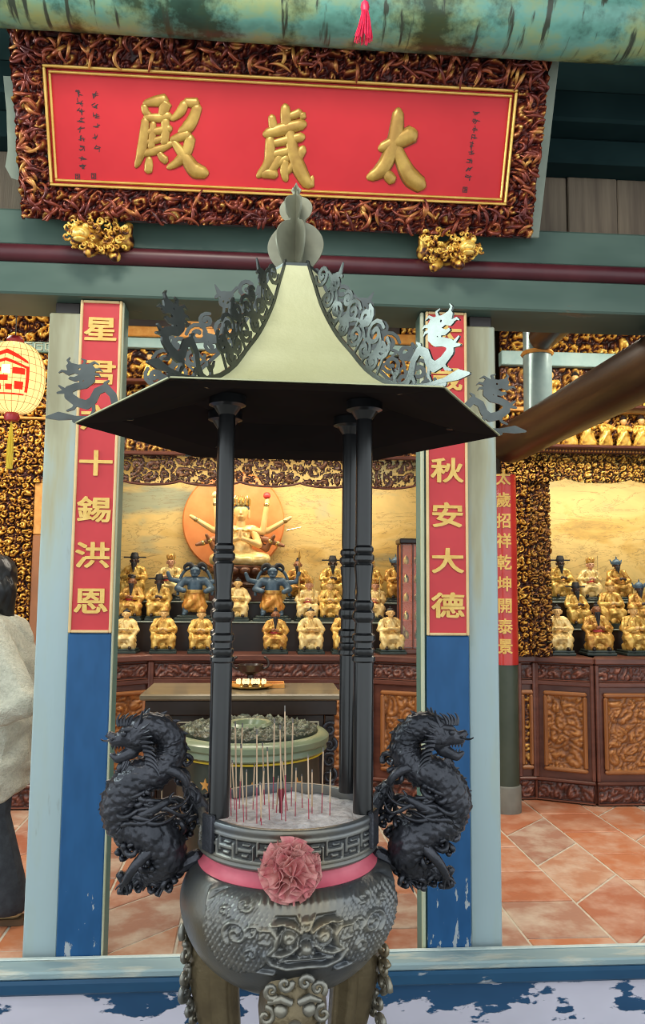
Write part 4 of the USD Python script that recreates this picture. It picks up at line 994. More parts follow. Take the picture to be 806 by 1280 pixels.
obj('stone_plinth', box(BX - .34, BX + .34, BY - .34, BY + .34, -.2498, .06, .02), m_stone, label='low grey stone block under the bronze incense burner', cat='plinth')
brn = thing('incense_burner', 'dark bronze tripod incense burner with dragon handles under a six-sided steel canopy', 'incense burner', (BX, BY, .06))

URN = np.array([(.0005, .545), (.10, .549), (.150, .570), (.200, .606), (.236, .652), (.257, .702), (.264, .750), (.252, .792), (.226, .825), (.206, .838), (.200, .848), (.200, .870)])


def urn_profile(n):
    return smooth_path(np.c_[URN, np.zeros(len(URN))], n)[:, :2]


def seg_d(x, y, pts):
    """distance of a grid of points to a polyline"""
    d = np.full(x.shape, 9e9)
    for (ax, ay), (bx, by) in zip(pts[:-1], pts[1:]):
        ux, uy = bx - ax, by - ay
        t = np.clip(((x - ax) * ux + (y - ay) * uy) / (ux * ux + uy * uy + 1e-9), 0, 1)
        d = np.minimum(d, np.hypot(x - ax - t * ux, y - ay - t * uy))
    return d


def beast(x, y):
    """repousse relief of the front: x right, y down, in units of a drawing 806 wide; 0..1"""
    xm = np.where(x > 458, 916 - x, x)          # the two halves mirror each other
    h = np.zeros(x.shape)
    dome = lambda cx, cy, r, a: a * np.clip(1 - ((xm - cx) ** 2 + (y - cy) ** 2) / r ** 2, 0, 1) ** .6
    ridge = lambda pts, w, a: a * np.clip(1 - (seg_d(xm, y, pts) / w) ** 2, 0, 1)
    # scale field
    inside = (((xm - 215) / 140) ** 2 + ((y - 365) / 150) ** 2 < 1)
    row = np.floor(y / 17)
    sx, sy = np.mod(xm + 9 * np.mod(row, 2), 18) - 9, np.mod(y, 17)
    h = np.where(inside, .30 + .28 * np.clip(1 - (sx / 9) ** 2 - (sy / 26 - .1) ** 2, 0, 1), h)
    h = np.maximum(h, ridge([(88, 300), (100, 245), (140, 215), (215, 205), (300, 222)], 13, .6))
    h = np.maximum(h, ridge([(88, 300), (100, 390), (150, 455), (240, 500), (340, 510)], 9, .5))
    # mane folds
    mane = (y > 205 + .0006 * (xm - 458) ** 2) & (y < 300) & (xm > 285)
    h = np.where(mane, np.maximum(h, .35 + .32 * np.abs(np.sin((xm - 285) * PI / 27)) * np.clip((300 - y) / 60, 0, 1)), h)
    sw = [spiral2((205, 372), 52, 1.6, 2.2, 1, 30), spiral2((262, 362), 34, 1.3, .6, -1, 26), spiral2((235, 262), 30, 1.3, 0., 1, 24), spiral2((160, 300), 24, 1.2, 1., -1, 20), spiral2((260, 440), 28, 1.2, 2., 1, 20)]
    for s, w in zip(sw, (12, 9, 8, 7, 8)):
        h = np.maximum(h, ridge(list(map(tuple, s)), w, .85))
    for p, w, a in (([(296, 346), (330, 346), (352, 372), (345, 410), (322, 432)], 13, .9), ([(322, 432), (365, 440), (405, 425), (425, 405)], 12, .85), ([(330, 330), (372, 322), (412, 334), (440, 356)], 11, .95),
                    ([(306, 440), (330, 470), (385, 486), (458, 480)], 12, .75), ([(360, 458), (410, 452), (458, 452)], 8, .7), ([(430, 300), (445, 340), (458, 352)], 10, .8), ([(290, 395), (320, 400)], 10, .7)):
        h = np.maximum(h, ridge(p, w, a))
    h = np.maximum(h, dome(395, 376, 30, 1.)); h = np.where(np.hypot(xm - 395, y - 376) < 9, .72, h)
    h = np.maximum(h, np.where(np.hypot(xm - 395, y - 376) > 30, np.clip(1 - np.abs(np.hypot(xm - 395, y - 376) - 36) / 7, 0, 1) * .6, 0))
    h = np.maximum(h, dome(458, 418, 26, 1.1)); h = np.maximum(h, dome(436, 432, 13, .8)); h = np.maximum(h, dome(458, 318, 22, .9))
    h = np.where((np.abs(y - 467) < 6) & (xm > 385), .05, h)
    # ribbons of the collar
    h = np.maximum(h, ridge([(190, 185), (215, 150), (245, 140)], 9, .5)); h = np.maximum(h, ridge([(225, 195), (245, 160), (262, 142)], 7, .5))
    h = np.maximum(h, ridge([(60, 150), (160, 190), (300, 208), (458, 214)], 5, .45))
    # all round: lower border of cloud curls
    return h


def urn_body():
    nz, nt = 150, 440
    prof = urn_profile(nz)
    th = np.linspace(0, 2 * PI, nt, endpoint=False) - PI / 2
    r, z = np.meshgrid(prof[:, 0], th, indexing='ij')[0], np.repeat(prof[:, 1:2], nt, 1)
    T = np.repeat(th[None], nz, 0)
    # a drawing laid round the belly: x by arc, y by height of the front
    py = project(np.c_[np.full(nz, BX), BY - prof[:, 0], prof[:, 1]])[:, 1]
    yd = (py - 1040) * 2.879
    X = r * np.cos(T)                       # sideways
    x = 402 + X * 1740
    front = np.sin(T) < -.02
    h = np.where(front, beast(x, np.repeat(yd[:, None], nt, 1)), 0)
    back = .55 * scroll(T * .25, z, .07, 4)
    h = np.where(np.sin(T) > .2, np.where((z > .60) & (z < .82), back, 0), h)
    fade = np.clip((z - .556) / .03, 0, 1) * np.clip((.832 - z) / .02, 0, 1)
    h = h * fade
    R = r + h * .023
    v = np.stack([BX + R * np.cos(T), BY + R * np.sin(T), z], -1).reshape(-1, 3)
    i, j = np.meshgrid(np.arange(nz - 1), np.arange(nt), indexing='ij')
    q = np.stack([i * nt + j, i * nt + (j + 1) % nt, (i + 1) * nt + (j + 1) % nt, (i + 1) * nt + j], -1).reshape(-1, 4)
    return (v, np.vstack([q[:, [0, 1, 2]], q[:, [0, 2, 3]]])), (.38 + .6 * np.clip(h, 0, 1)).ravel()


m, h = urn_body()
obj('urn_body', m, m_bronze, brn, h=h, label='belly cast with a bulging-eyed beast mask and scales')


def rim():
    prof = np.array([(.196, .866), (.214, .862), (.222, .868), (.2235, .873), (.2195, .877)] + [(.2185, z) for z in np.linspace(.880, .936, 26)] + [(.2205, .940), (.2245, .945), (.2250, .953), (.2215, .958), (.212, .959), (.207, .955), (.2055, .930), (.2055, .915)])
    nt = 720
    th = np.linspace(0, 2 * PI, nt, endpoint=False)
    r = np.repeat(prof[:, :1], nt, 1)
    z = np.repeat(prof[:, 1:2], nt, 1)
    band = (z > .8785) & (z < .938) & (r > .21)
    # running key fret: raised bars
    u = np.mod(np.repeat(th[None], len(prof), 0) * 26 / (2 * PI), 1.)
    w = (z - .880) / .056
    bar = (w < .13) | (w > .87) | ((np.abs(w - .5) < .09) & (u > .12) & (u < .80)) | ((np.abs(u - .06) < .05) & (w > .3)) | ((np.abs(u - .86) < .05) & (w < .72)) | ((np.abs(w - .30) < .06) & (u > .3) & (u < .62)) | ((np.abs(w - .70) < .06) & (u > .35) & (u < .7))
    hh = np.where(band & bar, 1., 0.)
    r = r + hh * .0045
    v = np.stack([BX + r * np.cos(th), BY + r * np.sin(th), z], -1).reshape(-1, 3)
    i, j = np.meshgrid(np.arange(len(prof) - 1), np.arange(nt), indexing='ij')
    q = np.stack([i * nt + j, i * nt + (j + 1) % nt, (i + 1) * nt + (j + 1) % nt, (i + 1) * nt + j], -1).reshape(-1, 4)
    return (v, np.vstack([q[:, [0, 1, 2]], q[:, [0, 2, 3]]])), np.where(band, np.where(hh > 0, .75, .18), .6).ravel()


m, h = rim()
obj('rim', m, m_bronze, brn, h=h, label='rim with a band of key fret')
# ash
rr, aa = np.meshgrid(np.linspace(0.001, .205, 44), np.linspace(0, 2 * PI, 110, endpoint=False), indexing='ij')
ax, ay = BX + rr * np.cos(aa), BY + rr * np.sin(aa)
az = .934 + .016 * (meshkit.fbm(np.stack([ax * 24, ay * 24, ax * 0], -1), 4, 2) - .5) + .006 * (1 - rr / .2)
v = np.stack([ax, ay, az], -1).reshape(-1, 3)
i, j = np.meshgrid(np.arange(43), np.arange(110), indexing='ij')
q = np.stack([i * 110 + j, (i + 1) * 110 + j, (i + 1) * 110 + (j + 1) % 110, i * 110 + (j + 1) % 110], -1).reshape(-1, 4)
obj('ash', (v, np.vstack([q[:, [0, 1, 2]], q[:, [0, 2, 3]]])), m_ash, ROOT, smooth=True, label='grey-white ash bed filling the bronze incense burner', cat='ash', kind='stuff')

# tripod legs with lion masks
def leg(a, k=1., d=0.):
    path = [pol(.150 - d, a, .67), pol(.185 - d, a, .60), pol(.200 - d, a, .51), pol(.185 - d, a, .37), pol(.175, a, .24), pol(.195, a, .15), pol(.21, a, .0905)]
    P = smooth_path(path, 40)
    r = np.interp(np.linspace(0, 1, 40), [0, .18, .4, .7, .88, 1], np.array([.060, .074, .062, .045, .050, .058]) * k)
    return tube(P, r, 32, bump=lambda s, t: .05 * np.sin(6 * t) * (s > .03)), P


def leg_mask(a, g=1.):
    c, s = math.cos(a), math.sin(a)
    E = lambda t, o, z: pol(.194, a, z + .062) + np.array([c * o - s * t, s * o + c * t, 0])
    ms = [ball(E(-.030, .064, .535), .0155), ball(E(.030, .064, .535), .0155), ball(E(0, .078, .505), (.017, .017, .014)), ball(E(-.016, .07, .494), .010), ball(E(.016, .07, .494), .010)]
    for sg in (-1, 1):
        ms.append(tube(np.array([E(sg * .008, .072, .552), E(sg * .03, .072, .562), E(sg * .056, .058, .548)]), [.008, .009, .005], 8))
        ms.append(tube(np.array([E(sg * .006, .072, .478), E(sg * .035, .066, .472), E(sg * .055, .048, .495)]), [.008, .009, .006], 8))
        for k, (t0, z0, r0) in enumerate([(.062, .52, .020), (.066, .47, .018), (.058, .43, .02), (.03, .42, .018), (.05, .575, .018), (.022, .592, .016), (.04, .38, .018), (.015, .35, .016), (.045, .335, .014)]):
            sp = spiral2((0, 0), r0 * g, 1.2, 1.5 + k, sg, 14)
            off = math.sqrt(max(.0, .070 ** 2 - (t0 * .75) ** 2)) if z0 > .4 else .05
            ms.append(tube(np.array([E(sg * t0 + x, off + .004, z0 + z) for x, z in sp]), np.linspace(.007, .0035, len(sp)) * g, 7))
    return cat(ms)


for a in (-PI / 2 + .04, PI / 6 - .06, PI * 5 / 6 + .10):
    bk = a > 0
    m, P = leg(a, .66 if bk else 1., .022 if bk else 0.)
    if bk:
        m = cat(m, union([hull((pol(.207, a, .612), .054), (pol(.214, a, .52), .056), (pol(.197, a, .40), .040))], .02, 3))
    L = obj('leg', m, m_leg_bronze, brn, smooth=True)
    m = leg_mask(a, 1.3 if bk else 1.)
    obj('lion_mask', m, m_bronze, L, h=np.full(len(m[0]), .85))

# dragon handles
def handle(flip):
    sg = 1 if flip else -1
    sc = 2.05 / F * 1.02

    def W(px, py, y=0.):
        # drawn for the left handle in pixels about the urn's axis
        p = at(px, py, BY)
        return np.array([BX + (p[0] - BX) * (-sg), BY + y, p[2]])

    prng = np.random.default_rng(17)
    path = [(172, 925, -.03), (186, 906, -.025), (204, 912, -.01), (214, 934, .0), (205, 955, -.012), (183, 966, -.022), (163, 982, -.018), (153, 1004, -.005), (157, 1024, .006), (178, 1034, -.006), (200, 1044, -.016), (209, 1064, -.012), (198, 1084, .0), (178, 1094, .008), (160, 1098, .0), (150, 1090, -.01)]
    P = smooth_path([W(*p) for p in path], 150)
    R = np.interp(np.linspace(0, 1, 150), [0, .1, .25, .45, .62, .78, .9, 1], [.028, .033, .038, .047, .052, .046, .028, .009])
    def scales(s, t):
        rows = s / .0105
        k = np.floor(rows)
        fr = rows - k
        ang = np.mod(t * 9 / (2 * PI) + .5 * np.mod(k, 2), 1.) - .5
        return .16 * np.clip(1 - (ang * 2) ** 2, 0, 1) ** .5 * np.clip(1 - fr, 0, 1)
    tb = tube(P, R, 72, bump=scales)
    H = obj('dragon_handle', tb, m_black_bronze, brn, smooth=True, label='blackened bronze dragon coiled as a handle')
    t, A, B = frames(P)
    # dorsal spines
    ms = []
    cen = np.array([W(190, 1000)[0], BY, W(190, 1000)[2]])
    for k in range(6, 140, 5):
        tt = t[k]
        out = np.cross(tt, Y3); out /= np.linalg.norm(out) + 1e-9
        bend = P[min(k + 4, 149)] + P[max(k - 4, 0)] - 2 * P[k]
        if np.dot(out, bend) > 0:
            out = -out
        b = P[k] + out * R[k] * .85
        ms.append(tube(np.array([b - tt * .004, b + out * .008, b + out * .017 + tt * .006]), [.0075, .005, .0012], 5, flat=(Y3, .6)))
    obj('dorsal_spines', cat(ms), m_black_bronze, H, kind='stuff')
    # head facing outward
    hd = union([hull((W(176, 922, -.03), .031), (W(163, 916, -.034), .026)), hull((W(163, 918, -.034), .024), (W(147, 922, -.036), .015)), hull((W(146, 919, -.036), .013), (W(141, 915, -.036), .009)),
                hull((W(168, 936, -.034), .018), (W(150, 945, -.036), .011)), hull((W(150, 945, -.036), .010), (W(143, 940, -.036), .006)),
                hull((W(160, 908, -.05), .010), (W(172, 906, -.05), .008)), hull((W(160, 908, -.016), .010), (W(172, 906, -.016), .008))], .007, 3)
    hd = obj('head', hd, m_black_bronze, H, smooth=True)
    bits = [ball(W(160, 912, -.058), .008, 1), ball(W(160, 912, -.008), .008, 1)]
    for y in (-.055, -.013):
        bits.append(tube(smooth_path([W(174, 905, y), W(180, 893, y), W(183, 884, y * 1.15)], 8), np.linspace(.008, .002, 8), 6))
        bits.append(tube(smooth_path([W(146, 918, y), W(139, 921, y), W(133, 918, y * 1.2)], 8), np.linspace(.004, .0014, 8), 5))
        for k in range(9):
            a0 = (176 + 1.5 * k, 908 + 5 * k)
            bits.append(tube(smooth_path([W(a0[0], a0[1], y), W(a0[0] + 9, a0[1] - 4 + k, y * 1.1), W(a0[0] + 16, a0[1] - 10 + 3 * k, y * 1.25)], 7), np.linspace(.006, .0015, 7), 5))
    for k in range(5):
        bits.append(tube(np.array([W(144 + 4 * k, 928, -.036), W(144 + 4 * k, 933, -.036)]), [.004, .001], 5))
        bits.append(tube(np.array([W(147 + 4 * k, 940, -.036), W(146.5 + 4 * k, 935, -.036)]), [.0035, .001], 5))
    for k in range(6):
        bits.append(tube(smooth_path([W(152 + 3 * k, 904, -.036), W(150 + 4 * k, 897, -.036), W(154 + 5 * k, 889 + (k % 2) * 2, -.036)], 6), np.linspace(.006, .0014, 6), 5))
        bits.append(tube(smooth_path([W(160 + 2 * k, 944 + 2 * k, -.034), W(156 + 2 * k, 955 + 2 * k, -.04), W(149 + 3 * k, 962 + 2 * k, -.04)], 6), np.linspace(.006, .0014, 6), 5))
    obj('horns_and_mane', cat(bits), m_black_bronze, H)
    # legs with claws
    lg = []
    for pth in ([(196, 965, -.02), (216, 958, -.04), (230, 966, -.04), (236, 978, -.035)], [(170, 1015, -.03), (188, 1008, -.055), (202, 1000, -.06), (214, 994, -.05)], [(200, 1050, -.03), (184, 1062, -.05), (170, 1078, -.05), (160, 1096, -.04)], [(210, 1060, .02), (220, 1078, .02), (216, 1096, .01), (206, 1104, -.01)], [(178, 1030, .03), (200, 1012, .05), (222, 1006, .04), (232, 1016, .02)]):
        Q = smooth_path([W(*p) for p in pth], 14)
        lg.append(tube(Q, np.linspace(.017, .009, 14), 12))
        for d in (-1, 0, 1):
            e = Q[-1]
            dr = (Q[-1] - Q[-3]) / np.linalg.norm(Q[-1] - Q[-3])
            sd = np.cross(dr, Y3)
            lg.append(tube(smooth_path([e, e + dr * .012 + sd * .010 * d, e + dr * .022 + sd * .017 * d + (0, -.004, -.004)], 6), np.linspace(.006, .0015, 6), 6))
    obj('claws', cat(lg), m_black_bronze, H, smooth=True)
    # cloud and flame scrolls filling the outline
    cl = []
    for (px, py, r, tr, y) in [(222, 936, .024, 1.4, -.01), (232, 952, .02, 1.3, .01), (228, 972, .022, 1.3, -.02), (240, 996, .024, 1.4, -.01), (232, 1014, .026, 1.4, .01), (222, 1030, .022, 1.2, -.02), (240, 1030, .018, 1.2, .0), (222, 1090, .02, 1.3, 0), (212, 1104, .019, 1.2, -.02), (192, 1108, .018, 1.3, -.01),
                               (174, 1106, .018, 1.2, -.01), (158, 1104, .018, 1.3, -.02), (230, 1046, .016, 1.2, .01), (150, 1046, .018, 1.2, -.01), (156, 1066, .016, 1.2, -.02), (168, 1052, .02, 1.3, -.045), (186, 1072, .02, 1.2, -.045), (192, 1000, .022, 1.3, -.055), (174, 992, .02, 1.2, -.05), (160, 955, .02, 1.2, -.03), (186, 985, .018, 1.2, -.055)]:
        c = W(px, py, y)
        s2 = spiral2((0, 0), r, tr, prng.uniform(0, 6.28), prng.choice([-1, 1]), 18)
        cl.append(tube(np.array([c + (a, .010 * math.sin(i), b) for i, (a, b) in enumerate(s2)]), np.linspace(.0085, .004, len(s2)), 7))
    for k in range(12):
        a = prng.uniform(150, 205), prng.uniform(985, 1030)
        cl.append(tube(smooth_path([W(a[0], a[1], -.045), W(a[0] + 14, a[1] + prng.uniform(-6, 8), -.062), W(a[0] + 30, a[1] + prng.uniform(-10, 10), -.05), W(a[0] + 42, a[1] + prng.uniform(-12, 6), -.03)], 12), np.linspace(.0075, .0025, 12), 6))
    for k in range(16):
        a = prng.uniform(0, 1)
        q = P[int(20 + a * 110)]
        d = np.array([prng.choice([-1, 1]) * .02, 0, prng.uniform(-.02, .02)])
        cl.append(tube(np.array([q + (0, -.03, 0), q + d * .7 + (0, -.036, .006), q + d * 1.4 + (0, -.03, .014)]), [.006, .004, .0015], 5))
    obj('cloud_scrolls', cat(cl), m_black_bronze, H, smooth=True)
    # lugs joining the handle to the urn
    obj('lug', hull((W(236, 985), .018), (W(252, 1010), .020)), m_black_bronze, H)
    obj('lug', hull((W(222, 1084), .018), (W(246, 1072), .022)), m_black_bronze, H)


handle(False)
handle(True)

# columns
COLZ = 1.972
cprof = [(.0005, .9585), (.0245, .9585), (.0245, 1.318), (.029, 1.322), (.029, 1.332), (.0245, 1.336), (.0275, 1.342), (.0275, 1.350), (.0235, 1.354), (.0235, 1.366), (.0285, 1.372), (.0285, 1.384), (.0225, 1.390), (.0215, 1.415), (.0270, 1.422), (.0290, 1.430), (.0270, 1.440), (.0215, 1.446), (.0255, 1.456), (.0255, 1.464), (.0200, 1.470),
         (.0185, 1.490), (.0215, 1.530), (.0245, 1.556), (.0200, 1.562), (.0265, 1.570), (.0265, 1.580), (.0205, 1.586), (.0245, 1.592), (.0245, 1.600), (.0200, 1.606), (.0205, 1.62), (.0205, 1.925), (.034, 1.945), (.046, 1.950), (.046, COLZ), (.0005, COLZ)]
for a in (PI + .50, -.50, .50 + .06, PI - .50 + .06):
    aa_ = a + .05
    cx, cy = BX + .197 * math.cos(aa_), BY + .197 * math.sin(aa_)
    C_ = obj('column', lathe(cprof, 28, (cx, cy)), m_black_steel, brn, smooth=30, label=None)
    o2 = obox((BX + .2235 * math.cos(aa_), BY + .2235 * math.sin(aa_), .925), .014, .046, .085, aa_, .003)
    obj('foot_bracket', o2, m_black_bronze, C_)

# canopy: six concave sheets
RP = np.array([(.560, 1.916), (.470, 1.928), (.377, 1.957), (.300, 2.005), (.248, 2.057), (.192, 2.112), (.148, 2.168), (.112, 2.225), (.090, 2.275), (.072, 2.312), (.058, 2.345)])
from scipy.interpolate import PchipInterpolator
_zr = PchipInterpolator(RP[::-1, 0], RP[::-1, 1])
rs = np.concatenate([np.linspace(.56, .30, 9), np.linspace(.27, .058, 16)])
prof = np.c_[rs, _zr(rs)]
can = part(brn, 'canopy', 'six-sided concave steel canopy with pierced ridges')
for k in range(6):
    a0, a1 = ROT + k * PI / 3, ROT + (k + 1) * PI / 3
    A_, B_ = np.array([pol(r, a0, z) for r, z in prof]), np.array([pol(r, a1, z) for r, z in prof])
    G = A_[:, None] + np.linspace(0, 1, 3)[None, :, None] * (B_ - A_)[:, None]
    v, f, _ = solid_grid(G, G - (0, 0, .003))
    tm = trimesh.Trimesh(v, f, process=False)
    if tm.volume < 0:
        f = f[:, ::-1]
    obj('roof_sheet', (v, f), m_roof_top, can, smooth=25)
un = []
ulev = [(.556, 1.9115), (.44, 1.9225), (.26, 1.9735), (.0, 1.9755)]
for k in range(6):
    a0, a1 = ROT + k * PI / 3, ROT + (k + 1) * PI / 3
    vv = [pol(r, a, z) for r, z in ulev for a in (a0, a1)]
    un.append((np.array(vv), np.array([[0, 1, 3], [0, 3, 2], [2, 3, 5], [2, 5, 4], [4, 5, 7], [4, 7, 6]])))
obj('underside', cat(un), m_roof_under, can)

# pierced ridge plates: flat steel cutouts standing on the six ridges
def dragon2d():
    K = lambda pts: [((x - 455) * .00086, (378 - y) * .00064) for x, y in pts]
    S = .00058
    body = brush(K([(362, 292), (346, 300), (343, 326), (362, 346), (390, 340), (408, 312), (416, 270), (438, 240), (462, 256), (474, 294), (492, 314), (520, 304), (545, 280), (546, 254), (524, 240), (498, 232), (482, 212), (484, 182)]), np.array([3, 7, 10, 13, 15, 16, 16, 17, 17, 18, 20, 20, 19, 17, 16, 17, 18, 18]) * S)
    tail = brush(K([(346, 300), (336, 284), (332, 268)]), np.array([7, 5, 2]) * S)
    parts = [body, tail]
    for dx, dy in ((-14, -22), (-22, -6), (-24, 12), (4, -20), (-14, 22)):
        parts.append(brush(K([(360, 294), (360 + dx * .8, 294 + dy * .8)]), np.array([6, 2]) * S))
    head = Polygon(K([(474, 196), (468, 168), (478, 150), (500, 146), (520, 150), (548, 142), (556, 156), (552, 176), (560, 188), (548, 196), (530, 186), (518, 192), (532, 202), (544, 200), (548, 210), (530, 220), (508, 214), (492, 214)]))
    parts.append(head)
    for a, b, c in (((490, 152), (474, 138), (462, 146)), ((505, 150), (500, 132), (512, 126)), ((545, 146), (552, 134), (546, 122)), ((475, 170), (458, 166), (450, 174)), ((476, 186), (460, 188), (454, 198)), ((553, 182), (568, 178), (576, 186))):
        parts.append(brush(K([a, b, c]), np.array([7, 5, 2]) * S))
    for a, b, c in (((545, 262), (562, 252), (574, 240)), ((545, 262), (566, 264), (578, 268)), ((520, 304), (530, 330), (548, 340)), ((474, 305), (470, 336), (480, 356)), ((410, 318), (420, 340), (418, 360)), ((390, 345), (384, 362), (372, 366)), ((440, 240), (440, 222), (430, 212)), ((505, 232), (512, 218), (506, 210))):
        parts.append(brush(K([a, b, c]), np.array([9, 7, 4]) * S))
    eye = Point(*K([(516, 168)])[0]).buffer(5 * S, 6)
    base = brush([(-.085, .008), (.0, .007), (.060, .007), (.100, .010), (.130, .006)], [.003, .004, .005, .011, .003])
    return unary_union(parts).difference(eye).union(base)


def ridge2d():
    """scrollwork above the ridge line in (radius, height)"""
    s = np.linspace(.085, .36, 60)
    line = np.c_[s, _zr(s)]
    parts = [brush(np.c_[prof[:, 0], prof[:, 1] + .004], .0065)]
    g = np.random.default_rng(2)
    tg = np.gradient(line, axis=0); tg /= np.linalg.norm(tg, axis=1, keepdims=True)
    nr = np.c_[-tg[:, 1], tg[:, 0]]
    nr = np.where(nr[:, 1:2] < 0, -nr, nr)
    for k, (fr, off, r, sg, a0) in enumerate([(.02, .030, .024, 1, 3.), (.14, .024, .020, -1, 1.), (.13, .058, .020, 1, .4), (.27, .030, .024, 1, 3.2), (.40, .022, .018, -1, 1.), (.42, .058, .024, 1, 0.), (.55, .030, .022, 1, 3.), (.56, .070, .022, -1, 1.), (.68, .026, .020, -1, 1.2), (.70, .062, .026, 1, .2), (.82, .022, .017, 1, 3.), (.88, .050, .022, -1, .8), (.30, .064, .016, -1, 2.)]):
        i = int(fr * 59)
        c = line[i] + nr[i] * off
        parts.append(brush(spiral2(line[i] + nr[i] * off * 1.35, r * 1.25, 1.35, a0, sg, 16, .2), np.linspace(.0045, .006, 16)))
    wave = line + nr * (.056 + .020 * np.sin(np.linspace(0, 15, 60)))[:, None]
    parts.append(brush(wave[2:57], .0038))
    for k in range(6, 58, 6):
        parts.append(brush([line[k], wave[k]], .0032))
    for k in (4, 20, 33, 47):
        q = wave[k]
        parts.append(brush([q, q + nr[k] * .026 + tg[k] * .012, q + nr[k] * .048 - tg[k] * .006], [.008, .007, .0015]))
    return unary_union(parts)


DR2, RG2 = dragon2d(), ridge2d()
for k in range(6):
    a = ROT + k * PI / 3
    er = np.array([math.cos(a), math.sin(a), 0])
    et = np.cross(er, Z3)
    obj('ridge_plate', place(extrude(RG2.simplify(.0006), .004), (BX, BY, 0), er, Z3, et), m_cutout, can, label='pierced scrollwork along the ridge')
    obj('dragon_plate', place(extrude(DR2.simplify(.0005), .005), pol(.500, a, float(_zr(.50)) - .002), er, Z3, et), m_cutout, can, label='flat cut-out steel dragon')

# gourd finial of crossing plates
gd = [(.030, 2.335), (.046, 2.352), (.066, 2.378), (.076, 2.405), (.074, 2.432), (.058, 2.458), (.036, 2.474), (.024, 2.482), (.032, 2.490), (.043, 2.506), (.045, 2.522), (.036, 2.540), (.020, 2.550), (.010, 2.556), (.009, 2.562), (.013, 2.568), (.008, 2.578), (.0, 2.592)]
half = smooth_path([(a, b, 0) for a, b in gd[:-1]], 60)[:, :2]
outl = Polygon(list(map(tuple, half)) + [(0, 2.592)] + [(-a, b) for a, b in half[::-1]])
fin = part(can, 'finial') if False else None
for k in range(3):
    a = ROT + PI / 6 + k * PI / 3 + .25
    er = np.array([math.cos(a), math.sin(a), 0])
    obj('finial_plate', place(extrude(outl, .004), (BX, BY, 0), er, Z3, np.cross(er, Z3)), m_finial, can, label='gourd-shaped finial plate')
obj('finial_collar', lathe([(.0005, 2.33), (.060, 2.335), (.062, 2.346), (.050, 2.352), (.0005, 2.353)], 6, (BX, BY), ROT, ROT + 2 * PI), m_cutout, can)

# pink satin band with a rosette
rib = thing('pink_ribbon', 'pink satin ribbon tied round the neck of the bronze burner with a pleated rosette', 'ribbon', pol(.21, -PI / 2, .84))
obj('band', lathe([(.2005, .8610), (.2045, .8612), (.2060, .8520), (.2095, .8425), (.2180, .8345), (.2225, .8315), (.2210, .8295), (.2075, .8390), (.2005, .849)], 96, (BX, BY)), m_pink_band, rib, smooth=40)
rc = at(363, 1090, 1.795)
prn = np.random.default_rng(21)
obj('rosette_core', ball(rc + (0, .012, 0), (.030, .026, .030)), m_rosette, rib, smooth=True)
def pleat(d):
    d = d / np.linalg.norm(d)
    s = np.cross(d, prn.normal(size=3)); s /= np.linalg.norm(s)
    w = np.cross(d, s)
    n, mth = 13, 5
    uu = np.linspace(-1, 1, n)
    G = np.zeros((n, mth, 3))
    tw = prn.uniform(1.6, 3.0); ph = prn.uniform(0, 6.28)
    for j in range(mth):
        q = j / (mth - 1)
        wid = .012 + .026 * q
        wave = .0135 * q * np.sin(uu * tw * 1.5 + ph)
        rad = .022 + (.044 + .003 * prn.uniform(-1, 1)) * q - .006 * q * uu ** 2
        G[:, j] = (rc + (0, .010, 0)) + rad[:, None] * d * np.array([1, .8, 1]) + (wid * uu)[:, None] * s + wave[:, None] * w
    return solid_grid(G, G + w * .0012)[:2]
N = 52
for k in range(N):
    z = 1 - 2 * (k + .5) / N
    a = k * 2.39996
    d = np.array([math.sqrt(1 - z * z) * math.cos(a), -abs(math.sqrt(1 - z * z) * math.sin(a)) if k % 4 else math.sqrt(1 - z * z) * math.sin(a) * .2, z])
    if d[1] > .3:
        continue
    obj('pleat', pleat(d + prn.normal(size=3) * .16), m_rosette, rib, smooth=True)

# incense sticks: foot and tip measured in the photograph
STK = [(284, 1020, 286, 935), (289, 1018, 287, 905), (296, 1024, 294, 902), (305, 1028, 301, 930), (308, 1022, 308, 962), (321, 1030, 321, 912), (325, 1028, 330, 960), (327, 1032, 325, 978), (337, 1026, 334, 934), (341, 1012, 343, 898), (345, 1018, 348, 970), (352, 1024, 350, 906),
       (357, 1026, 356, 882), (360, 1014, 352, 948), (369, 1020, 370, 960), (386, 1024, 385, 943), (390, 1018, 390, 962), (402, 1016, 404, 935), (412, 1020, 413, 962), (299, 1010, 303, 904), (331, 1008, 328, 928), (364, 1008, 366, 898), (316, 1012, 318, 955), (378, 1010, 377, 968), (294, 1012, 290, 950)]
srn = np.random.default_rng(31)
for k, (x0, y0, x1, y1) in enumerate(STK):
    r = ray(x0, y0)
    b = CAM + r * ((.938 - 1.5) / r[2])
    tip = at(x1, y1, b[1] + srn.uniform(-.02, .02))
    s = thing('incense_stick', 'thin smouldering incense stick standing in the ash, pink foot and tan top', 'incense stick', b, 'incense sticks in the ash of the bronze burner')
    b = b - (0, 0, .012)
    mid = b + (tip - b) * srn.uniform(.25, .42)
    obj('pink_foot', tube(np.array([b, mid]), .0013, 6), m_stick_pink, s)
    t2 = tip - (tip - b) * .05
    obj('incense_coat', tube(np.array([mid, t2]), .0018, 6), m_stick, s)
    obj('burnt_tip', tube(np.array([t2, tip]), .0018, 6), m_ember, s)
b = CAM + ray(351, 1018) * ((.938 - 1.5) / ray(351, 1018)[2])
cs = thing('spirit_candle', 'small dark red candle stub with a grey top standing in the ash', 'candle', b)
obj('stub', lathe([(.0005, b[2] - .01), (.0042, b[2] - .01), (.0045, b[2] + .03), (.0085, b[2] + .05), (.0075, b[2] + .062), (.0005, b[2] + .064)], 14, b[:2]), paint('dark_red_wax', (.12, .01, .015), (.2, .02, .03), .4), cs, smooth=40)
